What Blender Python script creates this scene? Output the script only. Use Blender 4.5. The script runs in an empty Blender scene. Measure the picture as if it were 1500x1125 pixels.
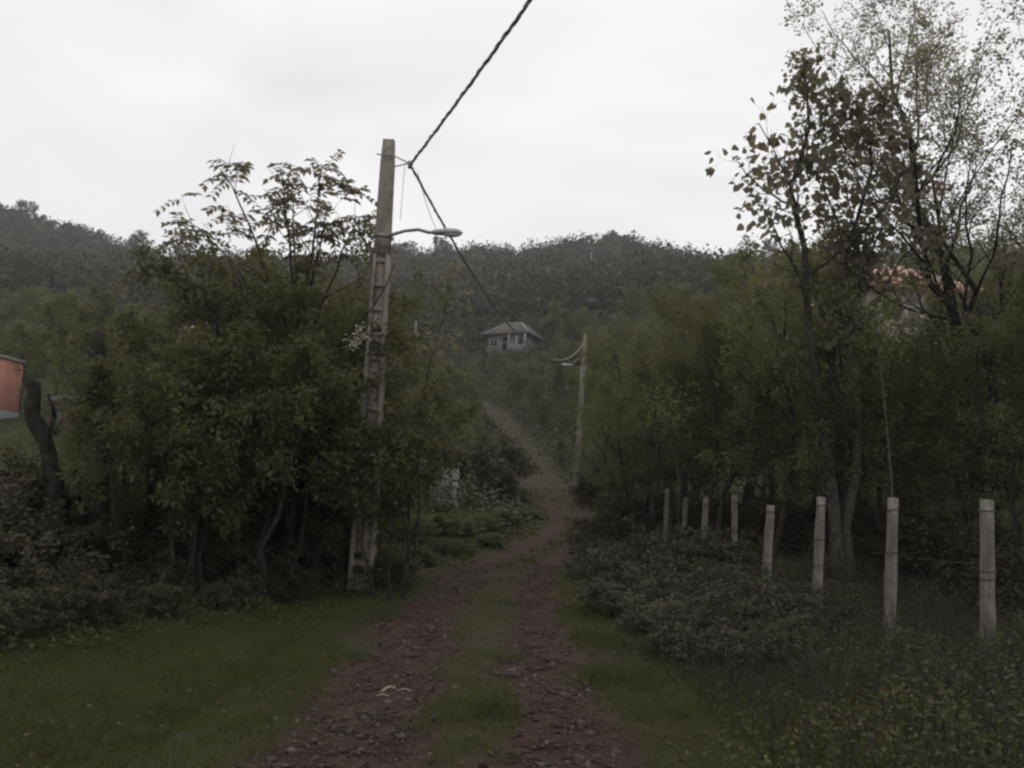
import bpy, math, numpy as np
from mathutils import Matrix, Vector
R = math.radians
sc = bpy.context.scene
C = sc.collection

# ------------------------------------------------------------------ camera
F_PX, PITCH, ROLL, EYE = 1177.0, 7.5, 2.0, 1.6
cam_d = bpy.data.cameras.new('camera'); cam = bpy.data.objects.new('camera', cam_d); C.objects.link(cam)
cam_d.sensor_width = 36.0; cam_d.lens = 36.0 * F_PX / 1500.0; cam_d.clip_start = 0.05; cam_d.clip_end = 3000
CAM_R = Matrix.Rotation(R(90 + PITCH), 3, 'X') @ Matrix.Rotation(R(ROLL), 3, 'Z')
cam.matrix_world = Matrix.Translation((0, 0, EYE)) @ CAM_R.to_4x4()
sc.camera = cam
# ------------------------------------------------------------------ sky, sun, exposure
SUN_EL, SUN_AZ = 52.0, 8.0           # azimuth from +Y towards +X
world = bpy.data.worlds.new('World'); sc.world = world; world.use_nodes = True
wn = world.node_tree.nodes; wl = world.node_tree.links; wn.clear()
wo = wn.new('ShaderNodeOutputWorld'); bg = wn.new('ShaderNodeBackground'); wl.new(bg.outputs[0], wo.inputs[0])
sky = wn.new('ShaderNodeTexSky'); sky.sky_type = 'NISHITA'; sky.sun_disc = False
sky.sun_elevation = R(SUN_EL); sky.sun_rotation = R(SUN_AZ); sky.air_density = 1.0; sky.dust_density = 4.0
tc = wn.new('ShaderNodeTexCoord'); mp = wn.new('ShaderNodeMapping'); mp.inputs['Scale'].default_value = (1.0, 1.0, 2.6)
wl.new(tc.outputs['Generated'], mp.inputs[0])
nz = wn.new('ShaderNodeTexNoise'); nz.inputs['Scale'].default_value = 1.7; nz.inputs['Detail'].default_value = 3.5
nz.inputs['Roughness'].default_value = 0.5; nz.inputs['Distortion'].default_value = 0.6; wl.new(mp.outputs[0], nz.inputs[0])
cr = wn.new('ShaderNodeValToRGB'); wl.new(nz.outputs[0], cr.inputs[0])
cr.color_ramp.elements[0].position = 0.32; cr.color_ramp.elements[0].color = (6.7, 6.65, 6.75, 1)
cr.color_ramp.elements[1].position = 0.66; cr.color_ramp.elements[1].color = (8.35, 8.3, 8.35, 1)
mx = wn.new('ShaderNodeMix'); mx.data_type = 'RGBA'; mx.inputs[0].default_value = 0.93      # closed cloud deck over the clear sky
wl.new(sky.outputs[0], mx.inputs[6]); wl.new(cr.outputs[0], mx.inputs[7]); wl.new(mx.outputs[2], bg.inputs[0])
bg.inputs[1].default_value = 0.126
sun_d = bpy.data.lights.new('sun', 'SUN'); sun = bpy.data.objects.new('sun', sun_d); C.objects.link(sun)
sun_d.energy = 0.5; sun_d.angle = R(40); sun_d.color = (1.0, 0.96, 0.9)
sv = Vector((math.sin(R(SUN_AZ)) * math.cos(R(SUN_EL)), math.cos(R(SUN_AZ)) * math.cos(R(SUN_EL)), math.sin(R(SUN_EL))))
sun.rotation_euler = sv.to_track_quat('Z', 'Y').to_euler(); sun.location = (0, 0, 60)
vs = sc.view_settings; vs.view_transform = 'Standard'; vs.look = 'None'; vs.exposure = 0.0; vs.gamma = 1.0; vs.use_curve_mapping = False
cy = sc.cycles
cy.max_bounces = 6; cy.diffuse_bounces = 3; cy.glossy_bounces = 2; cy.transmission_bounces = 4; cy.volume_bounces = 0
cy.transparent_max_bounces = 8; cy.use_denoising = True; cy.denoiser = 'OPENIMAGEDENOISE'; cy.use_adaptive_sampling = False; cy.filter_width = 2.4
cy.caustics_reflective = False; cy.caustics_refractive = False

# ------------------------------------------------------------------ helpers: picture point -> place
def ray(px, py):
    v = CAM_R @ Vector(((px - 750) / F_PX, -(py - 562.5) / F_PX, -1.0)); return v
def at(px, py, Y):
    v = ray(px, py); k = Y / v.y; return np.array((v.x * k, Y, EYE + v.z * k))
def on_flat(px, py, z=0.0):
    v = ray(px, py); k = (z - EYE) / v.z; return np.array((v.x * k, v.y * k, z))
def on_ground(px, py, lo=40.0, hi=250.0):
    for D in np.arange(lo, hi, .25):
        p = at(px, py, D)
        if H(p[0], D) >= p[2]: break
    p[2] = Hs(p[0], p[1]); return p
CAM_RI = np.array(CAM_R.transposed())
def project(p):
    q = CAM_RI @ (np.array(p, float) - (0, 0, EYE)); return 750 + F_PX * q[0] / -q[2], 562.5 - F_PX * q[1] / -q[2]

# ------------------------------------------------------------------ helpers: numbers
def ss(v, a, b):
    t = np.clip((np.asarray(v, float) - a) / (b - a), 0, 1); return t * t * (3 - 2 * t)
def vnoise(x, y, s, seed=0):
    x = np.asarray(x, float) * s; y = np.asarray(y, float) * s
    xi = np.floor(x).astype(np.int64); yi = np.floor(y).astype(np.int64); fx = x - xi; fy = y - yi
    fx = fx * fx * (3 - 2 * fx); fy = fy * fy * (3 - 2 * fy)
    def h(a, b):
        n = (a * 374761393 + b * 668265263 + seed * 974634777) & 0x7fffffff
        n = ((n ^ (n >> 13)) * 1274126177) & 0x7fffffff
        return ((n ^ (n >> 16)) & 0xffff) / 65535.0
    return (h(xi, yi) * (1 - fx) + h(xi + 1, yi) * fx) * (1 - fy) + (h(xi, yi + 1) * (1 - fx) + h(xi + 1, yi + 1) * fx) * fy
def unit(v):
    return v / np.maximum(np.linalg.norm(v, axis=-1, keepdims=True), 1e-9)
def smooth_table(k, v, lo, hi, sig):
    yy = np.linspace(lo, hi, 3000); t = np.interp(yy, k, v); dy = yy[1] - yy[0]
    n = max(1, int(3 * sig / dy)); g = np.exp(-0.5 * (np.arange(-n, n + 1) * dy / sig) ** 2); g /= g.sum()
    return yy, np.convolve(np.pad(t, n, 'edge'), g, 'valid')

# ------------------------------------------------------------------ terrain
_ry, _rz = smooth_table([-60, 0, 26, 33, 39, 50, 64, 80, 92, 135, 200, 300, 335, 420, 620],
                        [-1.5, 0, 0, .35, .9, 2.4, 4.8, 8.0, 10.5, 21.4, 44, 84, 88, 70, 50], -60, 620, 2.2)
road_px = [(690, 1125, None), (688, 1040, None), (697, 960, None), (712, 890, None), (728, 850, None), (768, 821, None),
           (826, 793, 27.0), (846, 770, 33), (822, 743, 39), (787, 703, 50), (765, 660, 64), (742, 625, 80), (724, 605, 92)]
rp = [on_flat(a, b) if d is None else at(a, b, d) for a, b, d in road_px]
_cy, _cx = smooth_table([-60, 0] + [p[1] for p in rp] + [130, 200, 620], [-1.5, -.28] + [p[0] for p in rp] + [-14, -30, -60], -60, 620, 1.3)
def cx(y): return np.interp(y, _cy, _cx)
def rut_mask(x, y):
    d = x - cx(y); n = (vnoise(x, y, 1.6, 3) - .5) * .5 + (vnoise(x, y, 5.5, 4) - .5) * .26
    wide = 1 - ss(y, 4, 13)
    fade = 1 - .9 * ss(y, 34, 62)
    l = fade - fade * ss(np.abs(d + .70 + .06 * wide) + n * .55, .30 + .13 * wide, .46 + .16 * wide)
    r = fade - fade * ss(np.abs(d - .66) + n * .5, .26 + .04 * wide, .42 + .05 * wide)
    far = ss(y, 24, 34); f = (1 - ss(np.abs(d) + n * .7, .35, .9)) * (.25 + .4 * ss(vnoise(x, y, .35, 5), .3, .7)) * (1 - .9 * ss(y, 36, 62))
    return np.clip(np.maximum(np.maximum(l, r), f * far), 0, 1)
def H(x, y):
    x = np.asarray(x, float); y = np.asarray(y, float)
    z = np.interp(y, _ry, _rz); d = x - cx(y)
    bank = np.interp(y, [0, 12, 18, 24, 45, 100, 160], [0, .05, .3, .7, 1.2, 1.5, 0])
    z = z + ss(d, 1.5, 3.6) * bank
    v = .30 * np.maximum(0, d - 4) * ss(y, 9, 38); z = z + 12 * (1 - np.exp(-v / 12)) * (1 - ss(y, 150, 260))
    z = z + ss(-d, 1.8, 5) * .15
    v = .11 * np.maximum(0, -d - 7) * ss(y, 12, 40); z = z + 9 * (1 - np.exp(-v / 9)) * (1 - ss(y, 150, 260))
    z = z + np.interp(x, [-420, -260, -190, -165, -130, -60, 0, 25, 40, 60, 75, 100, 300, 420], [26, 22, 8, 2, -8, -4, 1, 4, 7, 1, -2, 3, 14, 20]) * ss(y, 140, 300)
    far = ss(y, 60, 160)
    z = z + (vnoise(x, y, .45, 11) - .5) * (.10 + .5 * far) * ss(np.abs(d), .6, 2) + (vnoise(x, y, .05, 12) - .5) * 4 * far + (vnoise(x, y, 2.2, 13) - .5) * .05
    z = z - rut_mask(x, y) * .05 * (1 - ss(y, 60, 90))
    return z
def Hs(x, y): return float(H(x, y))

# ------------------------------------------------------------------ materials
MATS = {}
def new_mat(name):
    m = bpy.data.materials.new(name); m.use_nodes = True; nt = m.node_tree; nt.nodes.clear()
    o = nt.nodes.new('ShaderNodeOutputMaterial'); MATS[name] = m; return m, nt, o
def ramp(nt, fac, cols, pos=None):
    r = nt.nodes.new('ShaderNodeValToRGB'); e = r.color_ramp.elements
    pos = pos or [i / (len(cols) - 1) for i in range(len(cols))]
    while len(e) < len(cols): e.new(.5)
    for i, c in enumerate(cols): e[i].position = pos[i]; e[i].color = (*c, 1)
    nt.links.new(fac, r.inputs[0]); return r.outputs[0]
def noise(nt, scale, detail=4, rough=.55, vec=None, dist=0):
    n = nt.nodes.new('ShaderNodeTexNoise'); n.inputs['Scale'].default_value = scale; n.inputs['Detail'].default_value = detail
    n.inputs['Roughness'].default_value = rough; n.inputs['Distortion'].default_value = dist
    if vec is None:
        t = nt.nodes.new('ShaderNodeTexCoord'); vec = t.outputs['Object']
    nt.links.new(vec, n.inputs[0]); return n.outputs[0]
def mixc(nt, f, a, b, mode='MIX'):
    m = nt.nodes.new('ShaderNodeMix'); m.data_type = 'RGBA'; m.blend_type = mode
    for s, v in ((0, f), (6, a), (7, b)):
        if isinstance(v, (int, float)): m.inputs[s].default_value = v
        elif isinstance(v, tuple): m.inputs[s].default_value = (*v, 1)
        else: nt.links.new(v, m.inputs[s])
    return m.outputs[2]
def bsdf(nt, o, col, rough=.8, spec=.2, bump=None, bump_d=.01, metallic=0):
    b = nt.nodes.new('ShaderNodeBsdfPrincipled'); b.inputs['Roughness'].default_value = rough
    b.inputs['Specular IOR Level'].default_value = spec; b.inputs['Metallic'].default_value = metallic
    if isinstance(col, tuple): b.inputs['Base Color'].default_value = (*col, 1)
    else: nt.links.new(col, b.inputs['Base Color'])
    if bump is not None:
        u = nt.nodes.new('ShaderNodeBump'); u.inputs['Distance'].default_value = bump_d; u.inputs['Strength'].default_value = .8
        nt.links.new(bump, u.inputs['Height']); nt.links.new(u.outputs[0], b.inputs['Normal'])
    if o is not None: nt.links.new(b.outputs[0], o.inputs[0])
    return b
def leaf_mat(name, cols, trans=.3, rough=.55):
    m, nt, o = new_mat(name)
    a = nt.nodes.new('ShaderNodeAttribute'); a.attribute_name = 'tint'
    oi = nt.nodes.new('ShaderNodeObjectInfo')
    c = ramp(nt, a.outputs['Fac'], cols)
    h = nt.nodes.new('ShaderNodeHueSaturation'); nt.links.new(c, h.inputs['Color'])
    mr = nt.nodes.new('ShaderNodeMapRange'); mr.inputs[3].default_value = .75; mr.inputs[4].default_value = 1.25
    nt.links.new(oi.outputs['Random'], mr.inputs[0]); nt.links.new(mr.outputs[0], h.inputs['Value'])
    mr2 = nt.nodes.new('ShaderNodeMapRange'); mr2.inputs[3].default_value = .485; mr2.inputs[4].default_value = .52
    nt.links.new(oi.outputs['Random'], mr2.inputs[0]); nt.links.new(mr2.outputs[0], h.inputs['Hue'])
    b = bsdf(nt, None, h.outputs[0], rough, .25)
    t = nt.nodes.new('ShaderNodeBsdfTranslucent'); nt.links.new(mixc(nt, 1.0, h.outputs[0], (1.9, 1.75, 1.5), 'MULTIPLY'), t.inputs[0])
    mx = nt.nodes.new('ShaderNodeMixShader'); mx.inputs[0].default_value = trans
    nt.links.new(b.outputs[0], mx.inputs[1]); nt.links.new(t.outputs[0], mx.inputs[2]); nt.links.new(mx.outputs[0], o.inputs[0])
    return m
def noisy_mat(name, cols, scale=3, detail=5, rough=.85, spec=.2, bump_scale=None, bump_d=.01, metallic=0, pos=None):
    m, nt, o = new_mat(name)
    c = ramp(nt, noise(nt, scale, detail), cols, pos or [.3 + .4 * i / (len(cols) - 1) for i in range(len(cols))])
    bsdf(nt, o, c, rough, spec, noise(nt, bump_scale, 5) if bump_scale else None, bump_d, metallic); return m

leaf_mat('leaf_dark', [(.045, .047, .026), (.074, .077, .040), (.102, .104, .050), (.13, .112, .06)], .44)
leaf_mat('leaf_mid', [(.062, .067, .036), (.092, .100, .050), (.118, .126, .058), (.14, .125, .065)], .45)
leaf_mat('leaf_poplar', [(.11, .104, .082), (.14, .132, .10), (.165, .153, .112), (.18, .15, .105)], .52, .45)  # paled and greyed: the sky's glare over the crown is in the colour
leaf_mat('leaf_elm', [(.105, .100, .080), (.132, .125, .097), (.155, .145, .107), (.17, .145, .10)], .52)  # also lightened in colour for the veil on leaves against the sky
leaf_mat('leaf_far', [(.034, .036, .024), (.048, .050, .031), (.064, .064, .038), (.085, .076, .045)], .22)
leaf_mat('leaf_bramble', [(.027, .026, .017), (.042, .042, .024), (.058, .060, .032), (.072, .052, .036), (.115, .098, .066)], .28, .5)
leaf_mat('leaf_herb', [(.024, .020, .013), (.038, .036, .019), (.055, .060, .024), (.074, .078, .030), (.085, .052, .03)], .3)
leaf_mat('leaf_road', [(.046, .060, .026), (.070, .092, .036), (.092, .115, .044), (.11, .11, .048)], .4)
leaf_mat('leaf_pale', [(.30, .30, .25), (.42, .41, .35), (.34, .33, .24)], .3)
leaf_mat('grass_blade', [(.032, .038, .015), (.054, .062, .022), (.075, .084, .028), (.105, .10, .040), (.16, .125, .065)], .3, .6)
leaf_mat('dead_leaf', [(.030, .020, .013), (.060, .036, .022), (.10, .065, .038), (.16, .12, .075)], .05, .7)
leaf_mat('stone', [(.034, .023, .019), (.058, .042, .036), (.092, .074, .064), (.17, .15, .135)], 0, .75)
noisy_mat('bark', [(.028, .024, .020), (.052, .046, .039), (.085, .077, .066)], 9, 6, .95, .1, 22, .012)
noisy_mat('bark_dark', [(.016, .014, .012), (.032, .028, .024), (.05, .045, .038)], 9, 6, .95, .1, 22, .012)
noisy_mat('bark_pale', [(.04, .034, .028), (.07, .06, .05), (.10, .09, .075)], 12, 6, .9, .1, 30, .006)
noisy_mat('rusty_wire', [(.03, .018, .012), (.06, .045, .04)], 30, 3, .7, .3)
noisy_mat('cable_veil_grey', [(.22, .215, .21), (.30, .295, .29)], 6, 3, .6, .3)  # dark cable coloured grey to carry the bright sky's veil over it
noisy_mat('galvanised', [(.20, .20, .20), (.32, .32, .32)], 9, 4, .5, .4, None, 0, .5)
noisy_mat('lamp_grey', [(.34, .34, .33), (.46, .46, .44)], 7, 4, .5, .35)
noisy_mat('lamp_glass', [(.42, .42, .40), (.52, .52, .5)], 5, 2, .2, .5)
noisy_mat('white_paint', [(.42, .41, .39), (.62, .61, .58)], 11, 5, .7, .3)
noisy_mat('dark_cap', [(.04, .042, .036), (.075, .075, .066)], 8, 5, .9, .1, 20, .01)
noisy_mat('orange_render', [(.30, .125, .095), (.36, .155, .12), (.40, .19, .155)], 1.6, 6, .9, .1, 12, .01)
noisy_mat('grey_render', [(.16, .155, .16), (.24, .235, .24)], 2.2, 6, .9, .1, 12, .01)
noisy_mat('cream_render', [(.26, .235, .20), (.36, .33, .29)], 2, 6, .9, .1, 12, .01)
noisy_mat('white_render', [(.14, .13, .122), (.20, .188, .176)], 2, 6, .9, .1, 12, .01)
noisy_mat('brown_wall', [(.055, .038, .034), (.10, .07, .06)], 3, 6, .95, .1, 14, .02)
noisy_mat('pale_cement', [(.28, .27, .26), (.38, .37, .35)], 3, 5, .9, .15)
noisy_mat('dark_opening', [(.012, .012, .012), (.02, .02, .02)], 2, 2, .25, .5)
noisy_mat('straw', [(.34, .29, .20), (.50, .44, .33)], 30, 3, .8, .1)

def roof_mat(name, cols, rough, wave_scale):
    m, nt, o = new_mat(name)
    t = nt.nodes.new('ShaderNodeTexCoord')
    w = nt.nodes.new('ShaderNodeTexWave'); w.bands_direction = 'X'; w.inputs['Scale'].default_value = wave_scale; nt.links.new(t.outputs['Object'], w.inputs[0])
    c = ramp(nt, noise(nt, 1.4, 6, .6), cols, [.3 + .4 * i / (len(cols) - 1) for i in range(len(cols))])
    bsdf(nt, o, c, rough, .3, w.outputs[1], .03); return m
roof_mat('roof_red', [(.30, .12, .085), (.40, .20, .16), (.50, .33, .29)], .55, 2.5)
roof_mat('roof_brown', [(.048, .040, .037), (.07, .058, .053), (.095, .082, .077)], .8, 2.5)
roof_mat('roof_pale', [(.30, .25, .20), (.42, .37, .31)], .6, 2.5)

def concrete(name, base, stain_scale):
    m, nt, o = new_mat(name)
    t = nt.nodes.new('ShaderNodeTexCoord'); mp_ = nt.nodes.new('ShaderNodeMapping'); mp_.inputs['Scale'].default_value = (1, 1, .25)
    nt.links.new(t.outputs['Object'], mp_.inputs[0])
    c = ramp(nt, noise(nt, 7, 6, .65), [tuple(v * .72 for v in base), base, tuple(v * 1.2 for v in base)], [.3, .5, .72])
    st = ramp(nt, noise(nt, stain_scale, 7, .75, mp_.outputs[0], .8), [(.38, .34, .31), (1, 1, 1), (1.25, 1.24, 1.2)], [.36, .55, .72])
    c = mixc(nt, .75, c, st, 'MULTIPLY')
    moss = ramp(nt, noise(nt, stain_scale * 1.7, 5, .7), [(0, 0, 0), (1, 1, 1)], [.58, .72])
    c = mixc(nt, moss, c, (.085, .085, .045))
    bsdf(nt, o, c, .92, .15, noise(nt, 55, 5, .7), .006); return m
concrete('concrete_pole', (.27, .235, .205), 2.2)
concrete('concrete_post', (.235, .205, .185), 4.5)

def ground_mat():
    m, nt, o = new_mat('ground_soil')
    n1 = noise(nt, .55, 6, .6); n2 = noise(nt, 6, 6, .7); n3 = noise(nt, 38, 4, .7)
    soil = ramp(nt, n2, [(.020, .015, .011), (.042, .030, .022), (.062, .046, .034)], [.3, .5, .7])
    green = ramp(nt, n3, [(.016, .020, .008), (.034, .044, .014), (.056, .064, .020)], [.3, .5, .72])
    f = ramp(nt, n1, [(.45, .45, .45), (1, 1, 1)], [.35, .6])
    bsdf(nt, o, mixc(nt, f, soil, green), .95, .08, n3, .03)
    m, nt, o = new_mat('track_soil')
    a = nt.nodes.new('ShaderNodeAttribute'); a.attribute_name = 'rut'
    n1 = noise(nt, 1.4, 5, .6); n2 = noise(nt, 9, 7, .75); n3 = noise(nt, 60, 5, .75)
    dirt = ramp(nt, n2, [(.028, .015, .011), (.054, .031, .024), (.082, .052, .041)], [.3, .5, .7])
    dirt = mixc(nt, ramp(nt, n1, [(0, 0, 0), (.75, .75, .75)], [.4, .7]), dirt, (.072, .040, .028))
    spk = ramp(nt, n3, [(.4, .4, .4), (1, 1, 1), (1.7, 1.65, 1.6)], [.32, .52, .72]); dirt = mixc(nt, .85, dirt, spk, 'MULTIPLY')
    dirt = mixc(nt, .8, dirt, ramp(nt, noise(nt, 3.2, 4, .65), [(.55, .55, .55), (1, 1, 1), (1.2, 1.15, 1.1)], [.36, .52, .68]), 'MULTIPLY')
    green = ramp(nt, n3, [(.022, .022, .011), (.042, .044, .018), (.062, .060, .026)], [.3, .5, .72])
    green = mixc(nt, ramp(nt, noise(nt, 13, 5, .7), [(0, 0, 0), (.85, .85, .85)], [.42, .62]), green, (.052, .037, .027))
    bsdf(nt, o, mixc(nt, a.outputs['Fac'], green, dirt), .9, .15, n3, .02)
ground_mat()

# ------------------------------------------------------------------ mesh helpers
def mesh_from(name, V, faces, mats, mat_idx=None, attrs=None, smooth=True):
    """V (n,3); faces: list of (m,k) arrays, one material index per list entry in mat_idx."""
    me = bpy.data.meshes.new(name); V = np.asarray(V, np.float32)
    me.vertices.add(len(V)); me.vertices.foreach_set('co', V.ravel())
    faces = [np.asarray(f, np.int32) for f in faces]
    loops = np.concatenate([f.ravel() for f in faces]); tot = np.concatenate([np.full(len(f), f.shape[1], np.int32) for f in faces])
    me.loops.add(len(loops)); me.loops.foreach_set('vertex_index', loops)
    me.polygons.add(len(tot)); me.polygons.foreach_set('loop_start', np.concatenate([[0], np.cumsum(tot)[:-1]]).astype(np.int32))
    if mat_idx is not None:
        me.polygons.foreach_set('material_index', np.concatenate([np.full(len(f), i, np.int32) for f, i in zip(faces, mat_idx)]))
    if smooth: me.polygons.foreach_set('use_smooth', np.ones(len(tot), bool))
    for m in mats: me.materials.append(MATS[m])
    for k, v in (attrs or {}).items():
        a = me.attributes.new(k, 'FLOAT', 'POINT'); a.data.foreach_set('value', np.asarray(v, np.float32))
    me.update(calc_edges=True); return me
class Buf:
    def __init__(s): s.V = []; s.F = []; s.M = []; s.T = []; s.n = 0
    def add(s, V, F, m=0, tint=None):
        V = np.asarray(V, float).reshape(-1, 3); s.V.append(V); s.T.append(np.full(len(V), .5) if tint is None else np.broadcast_to(tint, (len(V),)))
        for f in (F if isinstance(F, list) else [F]):
            s.F.append(np.asarray(f) + s.n); s.M.append(m)
        s.n += len(V); return s
    def mesh(s, name, mats, smooth=True):
        return mesh_from(name, np.concatenate(s.V), s.F, mats, s.M, {'tint': np.concatenate(s.T)}, smooth)
def box_vf(lo, hi):
    (a, b, c), (d, e, f) = lo, hi
    V = [(a, b, c), (d, b, c), (d, e, c), (a, e, c), (a, b, f), (d, b, f), (d, e, f), (a, e, f)]
    return np.array(V, float), np.array([(0, 3, 2, 1), (4, 5, 6, 7), (0, 1, 5, 4), (1, 2, 6, 5), (2, 3, 7, 6), (3, 0, 4, 7)])
def frames(P):
    T = unit(np.gradient(P, axis=1)); ref = np.where(np.abs(T[..., 2:3]) > .9, np.array([1., 0, 0]), np.array([0, 0, 1.]))
    ref = np.broadcast_to(ref[:, :1], T.shape); A = unit(np.cross(T, ref)); return T, A, np.cross(T, A)
def tubes(P, Rr, k):
    """P (m,n,3) polylines, Rr (m,n) radii -> verts, quads"""
    P = np.asarray(P, float); Rr = np.asarray(Rr, float); m, n = P.shape[:2]; T, A, B = frames(P)
    an = np.arange(k) * 2 * np.pi / k
    V = P[:, :, None] + Rr[:, :, None, None] * (np.cos(an)[None, None, :, None] * A[:, :, None] + np.sin(an)[None, None, :, None] * B[:, :, None])
    i = np.arange(m)[:, None, None] * n * k; j = np.arange(n - 1)[None, :, None] * k; q = np.arange(k)[None, None, :]; q2 = (q + 1) % k
    F = np.stack([i + j + q, i + j + q2, i + j + k + q2, i + j + k + q], -1).reshape(-1, 4)
    return V.reshape(-1, 3), F
def tube(pts, r, k=8):
    pts = np.asarray(pts, float)[None]; r = np.broadcast_to(np.asarray(r, float), pts.shape[1])[None]
    V, F = tubes(pts, r, k); n = len(V)
    caps = [np.arange(k)[::-1][None], np.arange(n - k, n)[None]]
    return V, [F] + caps
TMPL = {
    'leaf': (np.array([(0, 0, 0), (.42, .27, .07), (1, 0, -.12), (.42, -.27, .07)]), [np.array([(0, 1, 2), (0, 2, 3)])]),
    'small': (np.array([(0, 0, 0), (.45, .33, .06), (1, 0, -.08), (.45, -.33, .06)]), [np.array([(0, 1, 2), (0, 2, 3)])]),
    'heart': (np.array([(0, 0, 0), (.18, .46, .06), (.55, .40, .02), (1, 0, -.16), (.55, -.40, .02), (.18, -.46, .06)]), [np.array([(0, 1, 2, 3), (0, 3, 4, 5)])]),
    'blade': (np.array([(0, .03, 0), (0, -.03, 0), (.55, .022, .05), (.55, -.022, .05), (1, 0, .2)]), [np.array([(0, 1, 3, 2)]), np.array([(2, 3, 4)])]),
}
def leaves(buf, pos, dirs, size, tmpl, rng, m=0, tint=None, flat=.7, width=1.0):
    t, fs = TMPL[tmpl]; n = len(pos)
    if n == 0: return
    d = unit(dirs); up = np.stack([rng.normal(0, flat, n), rng.normal(0, flat, n), np.ones(n)], -1)
    s = unit(np.cross(up, d)); w = np.cross(d, s); size = np.broadcast_to(size, (n,))
    V = pos[:, None] + size[:, None, None] * (t[None, :, 0:1] * d[:, None] + width * t[None, :, 1:2] * s[:, None] + t[None, :, 2:3] * w[:, None])
    k = len(t); off = (np.arange(n) * k)[:, None, None]
    F = [(f[None] + off).reshape(-1, f.shape[1]) for f in fs]
    if tint is None: tint = np.clip(rng.beta(2.2, 2.4, n), 0, 1)
    buf.add(V.reshape(-1, 3), F, m, np.repeat(np.broadcast_to(tint, (n,)), k))
def obj(name, me, parent=None):
    o = bpy.data.objects.new(name, me); C.objects.link(o)
    if parent is not None: o.parent = parent
    return o
def tag(o, label=None, cat=None, group=None, kind=None):
    for k, v in (('label', label), ('category', cat), ('group', group), ('kind', kind)):
        if v: o[k] = v
    return o
def empty(name, loc=(0, 0, 0), label=None, cat=None, group=None):
    o = bpy.data.objects.new(name, None); C.objects.link(o); o.location = [float(v) for v in loc]; o.empty_display_size = .2
    return tag(o, label, cat, group)
def simple(name, V, F, mat, parent=None, smooth=False):
    b = Buf(); b.add(V, F); return obj(name, b.mesh(name, [mat], smooth), parent)
def box(name, lo, hi, mat, parent=None): return simple(name, *box_vf(lo, hi), mat, parent)

# ------------------------------------------------------------------ trees
SHAPES = {'round': lambda t: np.sqrt(np.clip(1 - ((t - .5) / .58) ** 2, .05, 1)), 'cone': lambda t: 1.12 - .9 * t,
          'vase': lambda t: .55 + .45 * t, 'flat': lambda t: np.ones_like(t)}
def along(P, Rr, idx, t):
    n = P.shape[1]; f = np.clip(t, 0, .9999) * (n - 1); i = f.astype(int); w = (f - i)[:, None]
    p = P[idx, i] * (1 - w) + P[idx, i + 1] * w; r = Rr[idx, i] * (1 - w[:, 0]) + Rr[idx, i + 1] * w[:, 0]
    return p, unit(P[idx, i + 1] - P[idx, i]), r
def grow(rng, P, Rr, per, t0, t1, ang, length, n, rk, up, wob):
    m = len(P); idx = np.repeat(np.arange(m), per); N = len(idx)
    t = t0 + (t1 - t0) * ((np.tile(np.arange(per), m) + rng.random(N)) / per)
    p, tg, r = along(P, Rr, idx, t)
    az = np.tile(np.arange(per), m) * 2.39996 + rng.random(N) * 1.2 + idx * 1.7
    ref = np.where(np.abs(tg[:, 2:3]) > .85, np.array([[1., 0, 0]]), np.array([[0, 0, 1.]])); a = unit(np.cross(tg, ref)); b = np.cross(tg, a)
    an = R(ang) * rng.uniform(.75, 1.25, N)
    d = tg * np.cos(an)[:, None] + (a * np.cos(az)[:, None] + b * np.sin(az)[:, None]) * np.sin(an)[:, None]
    L = length(t, idx) * rng.uniform(.7, 1.2, N)
    s = np.linspace(0, 1, n)[None, :, None]; Lb = L[:, None, None]
    Q = p[:, None] + d[:, None] * Lb * s + np.array([0, 0, 1.]) * up * Lb * s ** 2
    jit = np.cumsum(rng.normal(0, wob, (N, n, 3)), 1) * Lb; jit -= jit[:, :1]; Q = Q + jit
    q0 = np.clip(r * rk, .002, None); return Q, q0[:, None] * np.linspace(1, .3, n)[None], t, L
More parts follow.
